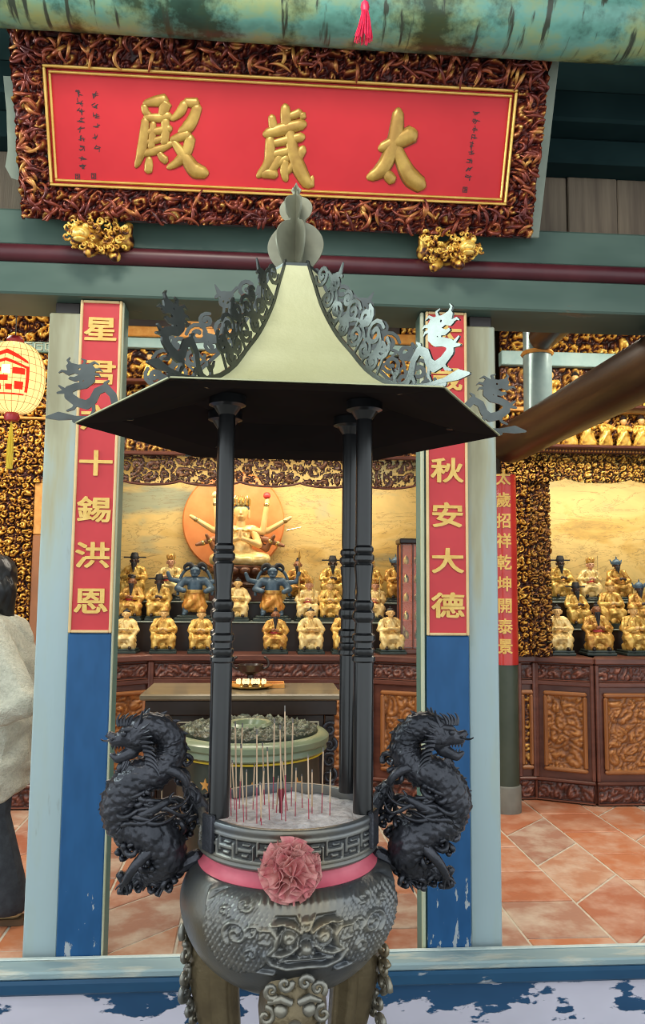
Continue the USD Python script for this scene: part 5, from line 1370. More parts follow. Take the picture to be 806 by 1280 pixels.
obj('burnt_top', lathe([(.0005, b[2] + .0642), (.006, b[2] + .0645), (.007, b[2] + .072), (.003, b[2] + .08), (.0005, b[2] + .082)], 12, b[:2]), m_ember, cs, smooth=40)
# ------------------------------------------------------------------ altars
def ctr_x(px, Y):
    return at(px, 840, Y)[0]


YC = 5.75
ZT = 1.02
ZL = dict(slab0=.975, frz1=.972, frz0=.845, rail0=.815, pan1=.775, pan0=.215, base1=.165, base0=.012)


def counter_seg(t, p0, p1, panels, seed):
    p0, p1 = np.array([*p0, 0.]), np.array([*p1, 0.])
    L = np.linalg.norm(p1 - p0)
    ex = (p1 - p0) / L
    out = np.cross(ex, Z3)
    if out[1] > 0:
        out = -out
    rz = math.atan2(ex[1], ex[0])
    mid = (p0 + p1) / 2
    bx = lambda u0, u1, d0, d1, z0, z1, b=.004: obox(p0 + ex * (u0 + u1) / 2 + out * (d0 + d1) / 2 + Z3 * (z0 + z1) / 2, u1 - u0, abs(d1 - d0), z1 - z0, rz, b)
    obj('counter_top', bx(-.004, L + .004, -.40, .035, ZL['slab0'], ZT, .008), m_rosewood, t)
    obj('carcass', bx(0, L, -.38, -.002, .012, ZL['slab0'] - .001), m_rosewood, t)
    m, h = carved(p0 + ex * .012 + Z3 * (ZL['frz0'] + .008), ex, Z3, out, L - .024, ZL['frz1'] - ZL['frz0'] - .016, .085, .022, seed, .0065, .001, border=.006)
    obj('carved_frieze', m, m_rosewood_carving, t, h=h)
    obj('rail', bx(0, L, -.001, .022, ZL['rail0'], ZL['frz0'] + .004, .006), m_rosewood, t)
    for u in (0, L - .026):
        obj('stile', bx(u, u + .026, -.001, .026, ZL['base1'] + .001, ZL['frz1'] - .001, .005), m_rosewood, t)
    m, h = carved(p0 + ex * .006 + Z3 * ZL['base0'], ex, Z3, out, L - .012, ZL['base1'] - ZL['base0'] - .02, .10, .026, seed + 3, .007, .001, border=.005)
    obj('carved_plinth', m, m_rosewood_carving, t, h=h)
    obj('plinth_rail', bx(0, L, -.001, .030, ZL['base1'] - .022, ZL['base1'], .006), m_rosewood, t)
    for (u0, u1, gl) in panels:
        zz0, zz1 = ZL['pan0'], ZL['pan1']
        m, h = carved(p0 + ex * (u0 + .03) + Z3 * (zz0 + .03), ex, Z3, out, u1 - u0 - .06, zz1 - zz0 - .06, .10 if u1 - u0 > .2 else .07, .022, seed + 7 + int(u0 * 50), .0065, .001)
        obj('carved_panel', m, m_gilt_dark if gl else m_panel_carving, t, h=h)
        for a, b, c, d in ((u0, u1, zz0, zz0 + .03), (u0, u1, zz1 - .03, zz1), (u0, u0 + .03, zz0 + .03, zz1 - .03), (u1 - .03, u1, zz0 + .03, zz1 - .03)):
            obj('panel_frame', bx(a, b, -.001, .028, c, d, .010), m_amber_wood, t)


def risers(t, x0, x1, tiers):
    for (y0, y1, z0, z1) in tiers:
        obj('step_board', box(x0, x1, y0, y1, z0 + .0005, z1 - .014, .003), m_riser, t)
        obj('step_edge', box(x0, x1, y0 - .012, y1, z1 - .0135, z1, .004), m_riser_edge, t)


xa, xb, xc_, xd = ctr_x(118, 5.52), ctr_x(188, YC), ctr_x(463, YC), ctr_x(540, 5.56)
alt = thing('altar_counter', 'carved rosewood altar counter with stepped risers in the middle of the hall', 'altar', ((xb + xc_) / 2, YC, 0))
counter_seg(alt, (xa, 5.52), (xb, YC), [(.10, .38, False)], 40)
Lc = xc_ - xb
counter_seg(alt, (xb, YC), (xc_, YC), [(.06, Lc / 3 - .03, False), (Lc / 3 + .03, 2 * Lc / 3 - .03, False), (2 * Lc / 3 + .03, Lc - .06, False)], 52)
counter_seg(alt, (xc_, YC), (xd, 5.56), [(.08, .36, False)], 61)
Z1, Z2 = zat(300, 777, 6.05), zat(300, 752, 6.33)
risers(alt, -1.28, 1.36, [(6.05, 6.74, ZT - .3, Z1), (6.33, 6.74, Z1, Z2)])
obj('fill', box(-1.28, 1.36, 5.95, 6.74, .012, ZT - .005), m_rosewood, alt)

ralt = thing('altar_counter', 'carved rosewood altar counter with amber relief panels on the right of the hall', 'altar', (2.6, 5.6, 0))
xr0, xr1, xr2 = ctr_x(646, 5.72), ctr_x(668, 5.72), ctr_x(742, 5.53)
counter_seg(ralt, (xr0, 5.72), (xr1, 5.72), [(.018, xr1 - xr0 - .018, True)], 71)
counter_seg(ralt, (xr1, 5.72), (xr2, 5.53), [(.06, .36, False)], 77)
counter_seg(ralt, (xr2, 5.53), (3.75, 5.53), [(.06, .52, False), (.60, 1.06, False)], 83)
R1, R2 = zat(740, 786, 6.0), zat(740, 752, 6.28)
risers(ralt, 1.92, 3.75, [(6.0, 6.7, ZT - .3, R1), (6.28, 6.7, R1, R2)])
obj('fill', box(1.80, 3.75, 5.93, 6.7, .012, ZT - .005), m_rosewood, ralt)

lalt = thing('altar_counter', 'carved rosewood altar counter on the left of the hall behind the walking person', 'altar', (-2.2, 5.6, 0))
counter_seg(lalt, (-3.0, 5.60), (-1.50, 5.60), [(.08, .60, False), (.70, 1.22, False)], 91)

# murals
obj('painted_mural', box(-1.40, 1.44, 6.80, 6.86, ZT - .1, 2.75), m_mural, label='golden landscape mural behind the central altar', cat='mural')
obj('painted_mural', box(1.86, 4.2, 6.76, 6.82, ZT - .1, 2.75), m_mural, label='golden landscape mural behind the right altar', cat='mural')

# carved screens above the altars
YS = 5.62


def zs(py, px=330, Y=YS - .06):
    return zat(px, py, Y)


def scallop(n, amp, a=1.0):
    def fn(u, w):
        e = amp * np.abs(np.sin(u * n * PI)) ** .6
        return w > (amp - e) * a
    return fn


scr = thing('carved_screen', 'dark pierced valance and gilded tiers with a signboard above the central altar', 'altar screen', (0, YS, 2))
x0, x1 = -1.46, 1.50
za, zb = zs(607), zs(571)
m, h = carved((x0, YS, za), X3, Z3, FRONT, x1 - x0, zb - za, .10, .03, 101, .0065, .018, .31, scallop(7, .16))
obj('pierced_valance', m, m_valance, scr, h=h)
cut = tube(np.array([(x0 + (x1 - x0) * u, YS - .012, za + (zb - za) * .16 * (1 - abs(math.sin(u * 7 * PI)) ** .6)) for u in np.linspace(0, 1, 160)]), .009, 6)
obj('valance_edge', cut, m_rosewood, scr, smooth=True)
obj('rail', box(x0, x1, YS - .045, YS + .02, zb + .001, zs(566), .006), m_rosewood, scr)
m, h = carved((x0, YS, zs(565.5)), X3, Z3, FRONT, x1 - x0, zs(520) - zs(565.5), .075, .045, 111, .008, .01)
obj('carved_tier', m, m_gilt_dark, scr, h=h)
obj('rail', box(x0, x1, YS - .05, YS + .02, zs(519.5), zs(514), .006), m_orange_trim, scr)
m, h = carved((x0, YS, zs(513.5)), X3, Z3, FRONT, x1 - x0, zs(439) - zs(513.5), .11, .05, 117, .009, .01)
obj('carved_tier', m, m_gilt, scr, h=h)
obj('cyan_board', box(x0, x1, YS - .055, YS + .02, zs(438.5), zs(426), .005), m_cyan_band, scr)
obj('orange_trim', box(x0, x1, YS - .075, YS + .02, zs(425.5), zs(413), .006), m_orange_trim, scr)
obj('signboard', box(x0 + .1, x1 - .55, YS - .05, YS + .02, zs(412.5), zs(366), .005), m_signboard, scr, label='brown-black signboard with a gold character')
g = glyph('星', .19, .20)
obj('character', place(extrude(g, .012), (at(250, 399, YS - .06)[0], YS - .056, zs(399)), X3, Z3, FRONT), m_orange_trim, scr, label='gold character 星')
m, h = carved((x1 - .54, YS - .02, zs(436)), X3, Z3, FRONT, .33, zs(366) - zs(436), .08, .05, 123, .008, .01)
obj('carved_bracket', m, m_gilt, scr, h=h)
obj('ceiling_board', box(x0, x1, YS - .01, YS + .03, zs(365.5), 4.29), m_signboard, scr)

rs_ = thing('carved_screen', 'gilded pierced screen with cloud scrolls and figure friezes above the right altar', 'altar screen', (2.8, YS, 2))
X0, X1 = 1.70, 4.15
ZR = lambda py: zat(720, py, YS - .05)
za, zb = ZR(603), ZR(566)
m, h = carved((X0, YS, za), X3, Z3, FRONT, X1 - X0, zb - za, .052, .036, 131, .0055, .018, .22, scallop(5, .18))
obj('pierced_valance', m, m_gilt, rs_, h=h)
obj('bead_rail', box(X0, X1, YS - .05, YS + .02, zb + .001, ZR(561), .006), m_rosewood, rs_)
beads = cat([ball((x, YS - .052, (zb + ZR(561)) / 2), .009, 1) for x in np.arange(X0 + .02, 3.4, .024)])
obj('beads', beads, m_orange_trim, rs_, kind='stuff')
m, h = carved((X0, YS, ZR(560.5)), X3, Z3, FRONT, X1 - X0, ZR(516) - ZR(560.5), .07, .05, 137, .0075, .01)
obj('carved_tier', m, m_gilt, rs_, h=h)
obj('rail', box(X0, X1, YS - .055, YS + .02, ZR(515.5), ZR(510), .006), m_orange_trim, rs_)
m, h = carved((X0, YS, ZR(509.5)), X3, Z3, FRONT, X1 - X0, ZR(459) - ZR(509.5), .10, .05, 141, .0085, .01)
obj('carved_tier', m, m_gilt_dark, rs_, h=h)
obj('cyan_board', box(X0, X1, YS - .06, YS + .02, ZR(458.5), ZR(441), .005), m_cyan_band, rs_)
m, h = carved((X0, YS, ZR(440.5)), X3, Z3, FRONT, X1 - X0, ZR(366) - ZR(440.5), .09, .07, 149, .007, .01)
obj('carved_tier', m, m_gilt, rs_, h=h)
obj('ceiling_board', box(X0, X1, YS - .01, YS + .03, ZR(365.5), 4.29), m_signboard, rs_)
for (pa, pb, mt, sd, dy) in ((641, 663, m_gilt, 151, .0), (664, 690, m_gilt_dark, 157, .02)):
    xa_, xb_ = at(pa, 700, YS)[0], at(pb, 700, YS)[0]
    m, h = carved((xa_, YS + .02 + dy, ZT + .001), X3, Z3, FRONT, xb_ - xa_, ZR(575) - ZT, .052, .05, sd, .0055, .02, .14 if mt is m_gilt_dark else None)
    obj('carved_column', m, mt, rs_, h=h)
struct('wall_niche', box(1.60, 1.80, 5.75, 6.86, .001, 2.6), m_hall_wall, label='dim partition between the two altar niches')
struct('wall_niche', box(-1.50, -1.42, 5.95, 6.86, .001, 2.6), m_hall_wall, label='dim partition left of the central altar')
struct('wall_niche', box(1.46, 1.54, 5.95, 6.86, .001, 2.6), m_hall_wall, label='dim partition right of the central altar')

ls_ = thing('carved_screen', 'gilded carved screen behind the red paper lantern on the left of the hall', 'altar screen', (-2.4, YS, 2))
ZQ = lambda py: zat(30, py, YS - .05)
U0, U1 = -4.1, -1.48
for (a, b, mt, cell, sd, dp) in ((426, 366, m_gilt, .105, 161, .08), (520, 440, m_gilt, .065, 167, .06), (602, 524, m_gilt, .055, 173, .05)):
    m, h = carved((U0 + 1.1, YS, ZQ(a)), X3, Z3, FRONT, U1 - U0 - 1.1, ZQ(b) - ZQ(a), cell, dp, sd, .0055, .01)
    obj('carved_tier', m, mt, ls_, h=h)
obj('fret_board', box(U0, U1, YS - .05, YS + .02, ZQ(439.5), ZQ(426.5), .005), m_fret_green, ls_)
fr = []
for k in range(14):
    xx = -2.4 + k * .075
    zz = (ZQ(439.5) + ZQ(426.5)) / 2
    for (a, b, c, d) in ((0, .055, .022, .028), (0, .006, -.026, .028), (0, .055, -.026, -.020), (.049, .055, -.026, .010), (.018, .055, .006, .011)):
        fr.append(box(xx + a, xx + b, YS - .058, YS - .0502, zz + c, zz + d, .001))
obj('fret', cat(fr), m_reveal, ls_, kind='stuff')
obj('rail', box(U0, U1, YS - .05, YS + .02, ZQ(523.5), ZQ(520.5), .004), m_orange_trim, ls_)
m, h = carved((-2.3, YS, ZT), X3, Z3, FRONT, at(40, 700, YS)[0] + 2.3, ZQ(602.5) - ZT, .055, .055, 181, .0055, .02)
obj('carved_column', m, m_gilt, ls_, h=h)
obj('side_board', box(at(40, 700, YS)[0] + .002, U1 + .02, YS - .02, YS + .03, ZT, ZQ(668), .005), m_amber_wood, ls_)
obj('upper_side_board', box(at(40, 700, YS)[0] + .002, U1 + .02, YS - .02, YS + .03, ZQ(667.5), ZQ(602.5), .005), m_orange_trim, ls_)
obj('ceiling_board', box(U0, U1, YS - .01, YS + .03, ZQ(365.5), 4.29), m_signboard, ls_)
obj('niche_back', box(U0, -1.52, YS + .035, YS + .09, ZT + .001, 2.9), m_hall_wall, ls_)


# ------------------------------------------------------------------ statues
def statue_node(name, label, catg, loc, rz, scale, group):
    p = '/World/' + numbered('/World', name)
    x = UsdGeom.Xform.Define(stage, p)
    c, s = math.cos(rz) * scale, math.sin(rz) * scale
    x.MakeMatrixXform().Set(Gf.Matrix4d(c, s, 0, 0, -s, c, 0, 0, 0, 0, scale, 0, *map(float, loc), 1))
    tag(x.GetPrim(), label, catg, group)
    return Node(p)


def folds(m, amp, seed):
    v, f = m
    t = trimesh.Trimesh(v, f, process=False)
    n = np.array(t.vertex_normals)
    a = np.arctan2(v[:, 0], -v[:, 1] + .12)
    w = np.sin(a * 13 + 5 * meshkit.noise(v * 6, seed)) * np.sin(v[:, 2] * 24 + a * 5)
    return v + n * (amp * w + amp * (meshkit.noise(v * 26, seed + 1) - .5))[:, None], f


def make_statue(kind, loc, rz, scale, label, group):
    """seated robed deity, total height about 1"""
    t = statue_node('deity_statue', label, 'deity statue', loc, rz, scale, group)
    robe = {'cap': m_statue_gold, 'official': m_statue_gold, 'crown': m_statue_cream, 'beard': m_statue_gold2, 'helmet': m_statue_gold2, 'bald': m_statue_cream}[kind]
    face = {'cap': m_face, 'official': m_face_dark, 'crown': m_face_pink, 'beard': m_face_brown, 'helmet': m_face_dark, 'bald': m_face}[kind]
    obj('plinth', cat(box(-.27, .27, -.24, .20, 0, .055, .01), box(-.245, .245, -.215, .18, .0555, .095, .008)), m_plinth, t)
    lean = {'crown': .05, 'helmet': -.04}.get(kind, 0)
    body = union([hull(((-.16, -.12, .30), .10), ((.16, -.12, .30), .10), ((0, .06, .30), .17)), hull(((-.16, -.13, .30), .095), ((-.15, -.15, .14), .085)), hull(((.16, -.13, .30), .095), ((.15, -.15, .14), .085)),
                  hull(((-.12, .0, .14), .11), ((.12, .0, .14), .11), ((0, -.08, .15), .10)), hull(((0, .05, .34), .165), ((lean, .04, .58), .125)), hull(((-.145 + lean, .04, .615), .068), ((.145 + lean, .04, .615), .068), ((lean, .03, .66), .06)),
                  hull(((-.155 + lean, .03, .61), .066), ((-.225, -.03, .46), .062)), hull(((.155 + lean, .03, .61), .066), ((.225, -.03, .46), .062)),
                  hull(((-.225, -.03, .46), .062), ((-.08, -.16, .47 + .05 * (kind == 'beard')), .045)), hull(((.225, -.03, .46), .062), ((.08, -.16, .47 - .06 * (kind == 'helmet')), .045)),
                  hull(((-.2, -.06, .44), .045), ((-.17, -.12, .33), .05)), hull(((.2, -.06, .44), .045), ((.17, -.12, .33), .05))], .034, 5)
    obj('robe', folds(body, .015, hash(kind) % 7 if False else len(kind)), robe, t, smooth=True)
    obj('neck', hull(((lean, .02, .66), .048), ((lean, .01, .74), .045)), face, t, smooth=True)
    hd = union([hull(((lean, .0, .80), .078), ((lean, -.012, .755), .058)), hull(((lean, -.07, .795), .016), ((lean, -.082, .772), .017)), hull(((lean - .035, -.062, .81), .015), ((lean + .035, -.062, .81), .015)), hull(((lean - .08, .01, .795), .02), ((lean - .078, .01, .76), .014)), hull(((lean + .08, .01, .795), .02), ((lean + .078, .01, .76), .014)), hull(((lean - .02, -.066, .742), .011), ((lean + .02, -.066, .742), .011))], .02, 2)
    obj('head', hd, face, t, smooth=True)
    obj('hand', hull(((-.05, -.19, .485), .034), ((-.02, -.205, .50), .026)), face, t, smooth=True)
    obj('hand', hull(((.05, -.19, .475), .034), ((.02, -.205, .49), .026)), face, t, smooth=True)
    obj('belt', lathe([(.155, .40), (.168, .41), (.168, .44), (.155, .45)], 24, (0, .04)), m_red if kind in ('crown', 'beard') else m_statue_gold2, t, smooth=40)
    for s in (-1, 1):
        obj('shoe', hull(((s * .13, -.2, .125), .04), ((s * .14, -.245, .115), .03)), m_riser, t, smooth=True)
    if kind in ('official', 'beard', 'helmet'):
        L = {'official': .16, 'beard': .24, 'helmet': .12}[kind]
        obj('beard', union([hull(((lean, -.072, .735), .034), ((lean, -.095, .735 - L), .012)), hull(((lean - .035, -.055, .745), .02), ((lean - .01, -.085, .735 - L * .7), .015)), hull(((lean + .035, -.055, .745), .02), ((lean + .01, -.085, .735 - L * .7), .015))], None, 0), m_beard, t)
    if kind == 'cap':
        obj('hat', lathe([(.092, .835), (.095, .85), (.088, .87), (.075, .90), (.045, .92), (.03, .935), (.022, .95), (.0005, .955)], 20, (lean, .012)), m_statue_gold2, t, smooth=50)
    elif kind == 'official':
        obj('hat', cat(lathe([(.088, .83), (.092, .87), (.08, .89), (.07, .93), (.06, .955), (.0005, .96)], 20, (0, .012)), obox((-.15, .03, .86), .15, .012, .03, .0, .006), obox((.15, .03, .86), .15, .012, .03, 0, .006)), m_beard, t, smooth=40)
    elif kind == 'crown':
        ms = [lathe([(.084, .835), (.088, .87), (.07, .885), (.0005, .89)], 20, (lean, .012))] + [tube(np.array([(lean + .075 * math.sin(a), .012 - .075 * math.cos(a), .87), (lean + .085 * math.sin(a), .012 - .085 * math.cos(a), .92), (lean + .07 * math.sin(a), .012 - .07 * math.cos(a), .955)]), [.02, .015, .003], 6) for a in np.linspace(-1.6, 1.6, 6)] + [ball((lean, .01, .93), .035, 1)]
        obj('crown', cat(ms), m_statue_gold2, t, smooth=40)
        obj('sword', cat(obox((.13, -.19, .74), .018, .008, .50, 0, .003), obox((.13, -.19, .52), .07, .016, .02, 0, .004)), m_brass, t)
    elif kind == 'beard':
        obj('topknot', cat(ball((lean, .01, .875), (.05, .05, .035)), ball((lean, .01, .92), .03)), m_beard, t, smooth=True)
    elif kind == 'helmet':
        obj('helmet', cat(lathe([(.095, .80), (.098, .84), (.088, .875), (.05, .91), (.015, .93), (.012, .97), (.0005, .99)], 20, (lean, .012)), hull(((lean - .10, .02, .83), .025), ((lean - .13, .03, .90), .012)), hull(((lean + .10, .02, .83), .025), ((lean + .13, .03, .90), .012))), m_robe_blue, t, smooth=40)
    elif kind == 'bald':
        obj('hair_bun', cat(ball((0, .015, .845), (.075, .075, .045)), ball((0, .015, .90), .022, 1)), m_beard, t, smooth=True)
        obj('scroll', tube(np.array([(-.10, -.215, .50), (.10, -.215, .50)]), .018, 10), m_statue_cream, t)
    return t


PROTO = {}
WORDS = {'cap': 'round gold cap', 'official': 'winged black hat', 'crown': 'crown and sword', 'beard': 'long black beard', 'helmet': 'blue helmet', 'bald': 'hair bun'}
ORD = ['first', 'second', 'third', 'fourth', 'fifth', 'sixth', 'seventh', 'eighth']
srow = np.random.default_rng(44)


def statue_row(pts, Y, Z, kinds, H, rowname, group):
    for i, ((px, dy), k) in enumerate(zip(pts, kinds)):
        loc = at(px, 800, Y + dy)
        loc[2] = Z
        hgt = H * srow.uniform(.96, 1.05)
        label = f'gold statue with {WORDS[k]}, {ORD[i]} from left, {rowname}'
        rz = srow.uniform(-.12, .12)
        if k in PROTO:
            dup(PROTO[k], loc, rz, label, group, hgt, 'deity_statue')
        else:
            PROTO[k] = make_statue(k, loc, rz, hgt, label, group)


GC, GR = 'gold deity statues on the central altar', 'gold deity statues on the right altar'
statue_row([(157, 0), (204, 0), (251, 0), (344, 0), (388, 0), (431, 0), (488, 0)], 5.86, ZT, ['bald', 'cap', 'cap', 'beard', 'bald', 'cap', 'bald'], .36, 'front row, central altar', GC)
statue_row([(163, 0), (197, 0), (296, -.03), (383, 0), (412, 0), (466, 0)], 6.17, Z1, ['beard', 'official', 'bald', 'crown', 'cap', 'crown'], .36, 'middle row, central altar', GC)
statue_row([(165, 0), (208, 0), (371, 0), (415, 0), (463, 0), (497, 0)], 6.48, Z2, ['official', 'crown', 'beard', 'official', 'cap', 'helmet'], .385, 'back row, central altar', GC)
statue_row([(697, 0), (746, 0), (792, 0)], 5.80, ZT, ['bald', 'beard', 'cap'], .40, 'front row, right altar', GR)
statue_row([(721, 0), (764, 0), (803, 0)], 6.12, R1, ['official', 'cap', 'helmet'], .385, 'middle row, right altar', GR)
statue_row([(702, 0), (737, 0), (775, 0)], 6.44, R2, ['official', 'crown', 'helmet'], .385, 'back row, right altar', GR)


# two blue guardians
def guardian(px, label, src=None):
    loc = at(px, 760, 6.17); loc[2] = Z1
    if src:
        return dup(src, loc, 0, label, 'blue guardian statues', .49)
    t = statue_node('guardian_statue', label, 'guardian statue', loc, 0, .49, 'blue guardian statues')
    obj('plinth', cat(box(-.30, .30, -.2, .2, 0, .05, .01), box(-.26, .26, -.17, .17, .0505, .085, .01)), m_plinth, t)
    obj('skirt', folds(union([hull(((-.11, 0, .22), .09), ((.11, 0, .22), .09), ((0, 0, .42), .13)), hull(((-.1, -.06, .24), .07), ((.02, -.05, .36), .09)), hull(((.10, -.05, .20), .07), ((.04, -.05, .36), .08))], .03, 4), .012, 3), m_robe_orange, t, smooth=True)
    for s in (-1, 1):
        obj('leg', union([hull(((s * .12, -.02, .22), .055), ((s * .14, -.05, .13), .045)), hull(((s * .14, -.05, .12), .04), ((s * .15, -.12, .105), .03))], .02, 2), m_robe_blue, t, smooth=True)
    obj('torso', union([hull(((0, 0, .46), .12), ((0, 0, .58), .12)), hull(((-.15, 0, .62), .07), ((.15, 0, .62), .07)), hull(((-.17, 0, .62), .06), ((-.27, -.04, .50), .05)), hull(((.17, 0, .62), .06), ((.27, -.04, .50), .05)),
                        hull(((-.27, -.04, .50), .05), ((-.16, -.12, .47), .04)), hull(((.27, -.04, .50), .05), ((.18, -.12, .46), .04)), hull(((.2, .03, .60), .045), ((.38, -.02, .62), .035)), hull(((.38, -.02, .62), .035), ((.42, -.04, .76), .03)), hull(((-.2, .03, .60), .045), ((-.38, -.02, .64), .035)), hull(((-.38, -.02, .64), .035), ((-.42, -.04, .74), .03))], .03, 4), m_robe_blue, t, smooth=True)
    obj('armour_belt', lathe([(.125, .42), (.142, .43), (.142, .47), (.125, .48)], 24), m_statue_gold2, t, smooth=40)
    obj('head', union([hull(((0, -.01, .77), .085), ((0, -.04, .73), .06)), hull(((0, -.09, .76), .02), ((0, -.10, .745), .022)), hull(((-.05, -.07, .79), .022), ((.05, -.07, .79), .022)), hull(((-.04, -.085, .705), .014), ((.04, -.085, .705), .014))], .02, 2), m_robe_blue, t, smooth=True)
    hair = [tube(smooth_path([(s * .05, 0, .83), (s * .12, 0, .88), (s * .17, -.01, .82), (s * .13, -.02, .78)], 12), np.linspace(.045, .014, 12), 8) for s in (-1, 1)] + [ball((0, .01, .84), (.07, .06, .04))]
    obj('hair_tufts', cat(hair), m_beard, t, smooth=True)
    obj('scarf', tube(smooth_path([(-.27, .02, .40), (-.25, .06, .60), (-.17, .09, .78), (0, .10, .84), (.17, .09, .78), (.25, .06, .60), (.27, .02, .40)], 40), .024, 8), m_robe_blue, t, smooth=True)
    obj('spear', cat(tube(np.array([(.42, -.05, .25), (.42, -.05, 1.0)]), .012, 6), tube(np.array([(.42, -.05, 1.0), (.42, -.05, 1.12)]), [.03, .003], 6)), m_statue_gold2, t)
    return t


g0 = guardian(243, 'blue faced guardian statue in orange skirt, left of the central small gold figure')
guardian(340, 'blue faced guardian statue in orange skirt, right of the central small gold figure', g0)

# many-armed deity with a disc behind
dl = at(300, 707, 6.50); dl[2] -= .176
obj('step_board', box(dl[0] - .24, dl[0] + .24, 6.36, 6.72, Z2 + .0005, dl[2] - .0005, .006), m_dark_brown, alt)
mk = statue_node('many_armed_deity', 'many-armed golden deity seated on a brown lotus throne in front of the orange disc', 'deity statue', dl, 0, .75, None)
obj('lotus_throne', lathe([(.0005, 0), (.26, 0), (.28, .03), (.25, .07), (.20, .10), (.22, .14), (.285, .19), (.29, .22), (.24, .235), (.0005, .235)], 28), m_dark_brown, mk, smooth=30)
pet = []
for k in range(14):
    a = k * 2 * PI / 14
    pet.append(ball((.265 * math.cos(a), .265 * math.sin(a), .175), (.06, .06, .045), 1))
obj('lotus_petals', cat(pet), m_dark_brown, mk, smooth=True)
obj('robe', folds(union([hull(((-.26, -.10, .30), .07), ((.26, -.10, .30), .07), ((0, .05, .32), .13)), hull(((-.26, -.1, .30), .065), ((.10, -.2, .285), .05)), hull(((.26, -.1, .30), .065), ((-.10, -.2, .285), .05)), hull(((0, .04, .36), .13), ((0, .03, .56), .115)), hull(((-.15, .03, .62), .06), ((.15, .03, .62), .06))], .03, 4), .008, 5), m_statue_cream, mk, smooth=True)
obj('head', union([hull(((0, 0, .83), .085), ((0, -.012, .78), .066)), hull(((0, -.078, .82), .014), ((0, -.09, .80), .016)), hull(((-.085, .01, .83), .018), ((-.085, .01, .76), .014)), hull(((.085, .01, .83), .018), ((.085, .01, .76), .014)), hull(((0, .01, .66), .05), ((0, .01, .75), .045)), hull(((-.02, -.076, .765), .01), ((.02, -.076, .765), .01))], .02, 2), m_face, mk, smooth=True)
obj('hair', ball((0, .022, .865), (.093, .085, .06)), m_robe_blue, mk, smooth=True)
cr = [lathe([(.088, .885), (.093, .91), (.08, .92), (.0005, .93)], 20, (0, .01))] + [tube(np.array([(.08 * math.sin(a), .01 - .08 * math.cos(a), .90), (.088 * math.sin(a), .01 - .088 * math.cos(a), .955), (.07 * math.sin(a), .01 - .07 * math.cos(a), 1.0)]), [.022, .018, .003], 6) for a in np.linspace(-1.7, 1.7, 7)]
obj('crown', cat(cr), m_brass, mk, smooth=30)
AR = [((.14, .0, .62), (.24, -.02, .60), (.28, -.04, .92), m_face), ((.15, .02, .60), (.30, 0, .62), (.50, -.03, .74), m_face), ((.15, .02, .56), (.28, -.02, .52), (.42, -.05, .47), m_face_brown), ((.14, .03, .52), (.28, .0, .42), (.34, -.06, .52), m_face_brown)]
for s in (-1, 1):
    for (a, b, c, mt) in AR:
        a, b, c = (np.array(q) * (s, 1, 1) for q in (a, b, c))
        d = (c - b) / np.linalg.norm(c - b)
        A_ = obj('arm', union([hull((a, .045), (b, .036)), hull((b, .036), (c, .024)), hull((c, .026), (c + d * .05, .018))], .03, 2), mt, mk, smooth=True)
        obj('bracelet', ball(c - d * .02, .032, 1), m_brass, A_, smooth=True)
    obj('praying_arm', union([hull(((s * .15, .0, .60), .046), ((s * .20, -.06, .46), .04)), hull(((s * .20, -.06, .46), .038), ((s * .02, -.16, .52), .026)), hull(((s * .018, -.16, .52), .022), ((s * .008, -.165, .60), .012))], .03, 2), m_face, mk, smooth=True)
obj('held_jewel', ball((.28, -.04, 1.0), .04), m_red, mk, smooth=True)
obj('held_jewel', ball((-.28, -.04, 1.0), .04), m_statue_cream, mk, smooth=True)
obj('held_sword', tube(np.array([(.50, -.04, .62), (.66, -.05, .66)]), [.012, .004], 6), m_brass, mk)
obj('necklace', lathe([(.105, .60), (.118, .608), (.118, .622), (.105, .63)], 24, (0, .015)), m_brass, mk, smooth=True)
hc = at(292, 652, 6.72)
obj('halo_disc', place(lathe([(.0005, -.015), (.42, -.015), (.432, 0), (.42, .015), (.0005, .015)], 72), hc, X3, Z3, FRONT), m_halo, smooth=30, label='large round orange disc standing behind the many-armed deity', cat='halo disc')

# small carved figures standing in the friezes of the screens
def frieze_figure(loc, sc, label, src=None, group='small gilded figures in the screen friezes'):
    if src:
        return dup(src, loc, srow.uniform(-.4, .4), label, group, sc, 'frieze_figure')
    t = statue_node('frieze_figure', label, 'carved figure', loc, 0, sc, group)
    b = folds(union([hull(((-.16, 0, .05), .10), ((.16, 0, .05), .10), ((0, 0, .5), .14)), hull(((-.17, 0, .60), .08), ((.17, 0, .60), .08), ((0, 0, .45), .13)), hull(((-.2, 0, .58), .07), ((-.26, -.12, .42), .06)), hull(((.2, 0, .58), .07), ((.12, -.2, .50), .06))], .05, 3), .02, 2)
    obj('robe', b, m_gilt, t, h=np.clip(.35 + .6 * meshkit.noise(b[0] * 12), 0, 1))
    obj('head', cat(ball((0, -.02, .80), (.10, .10, .12)), ball((0, -.11, .79), .02, 1)), m_face, t, smooth=True)
    obj('hat', lathe([(.11, .86), (.12, .90), (.09, .95), (.03, 1.0), (.0005, 1.02)], 14), m_riser, t, smooth=40)
    return t


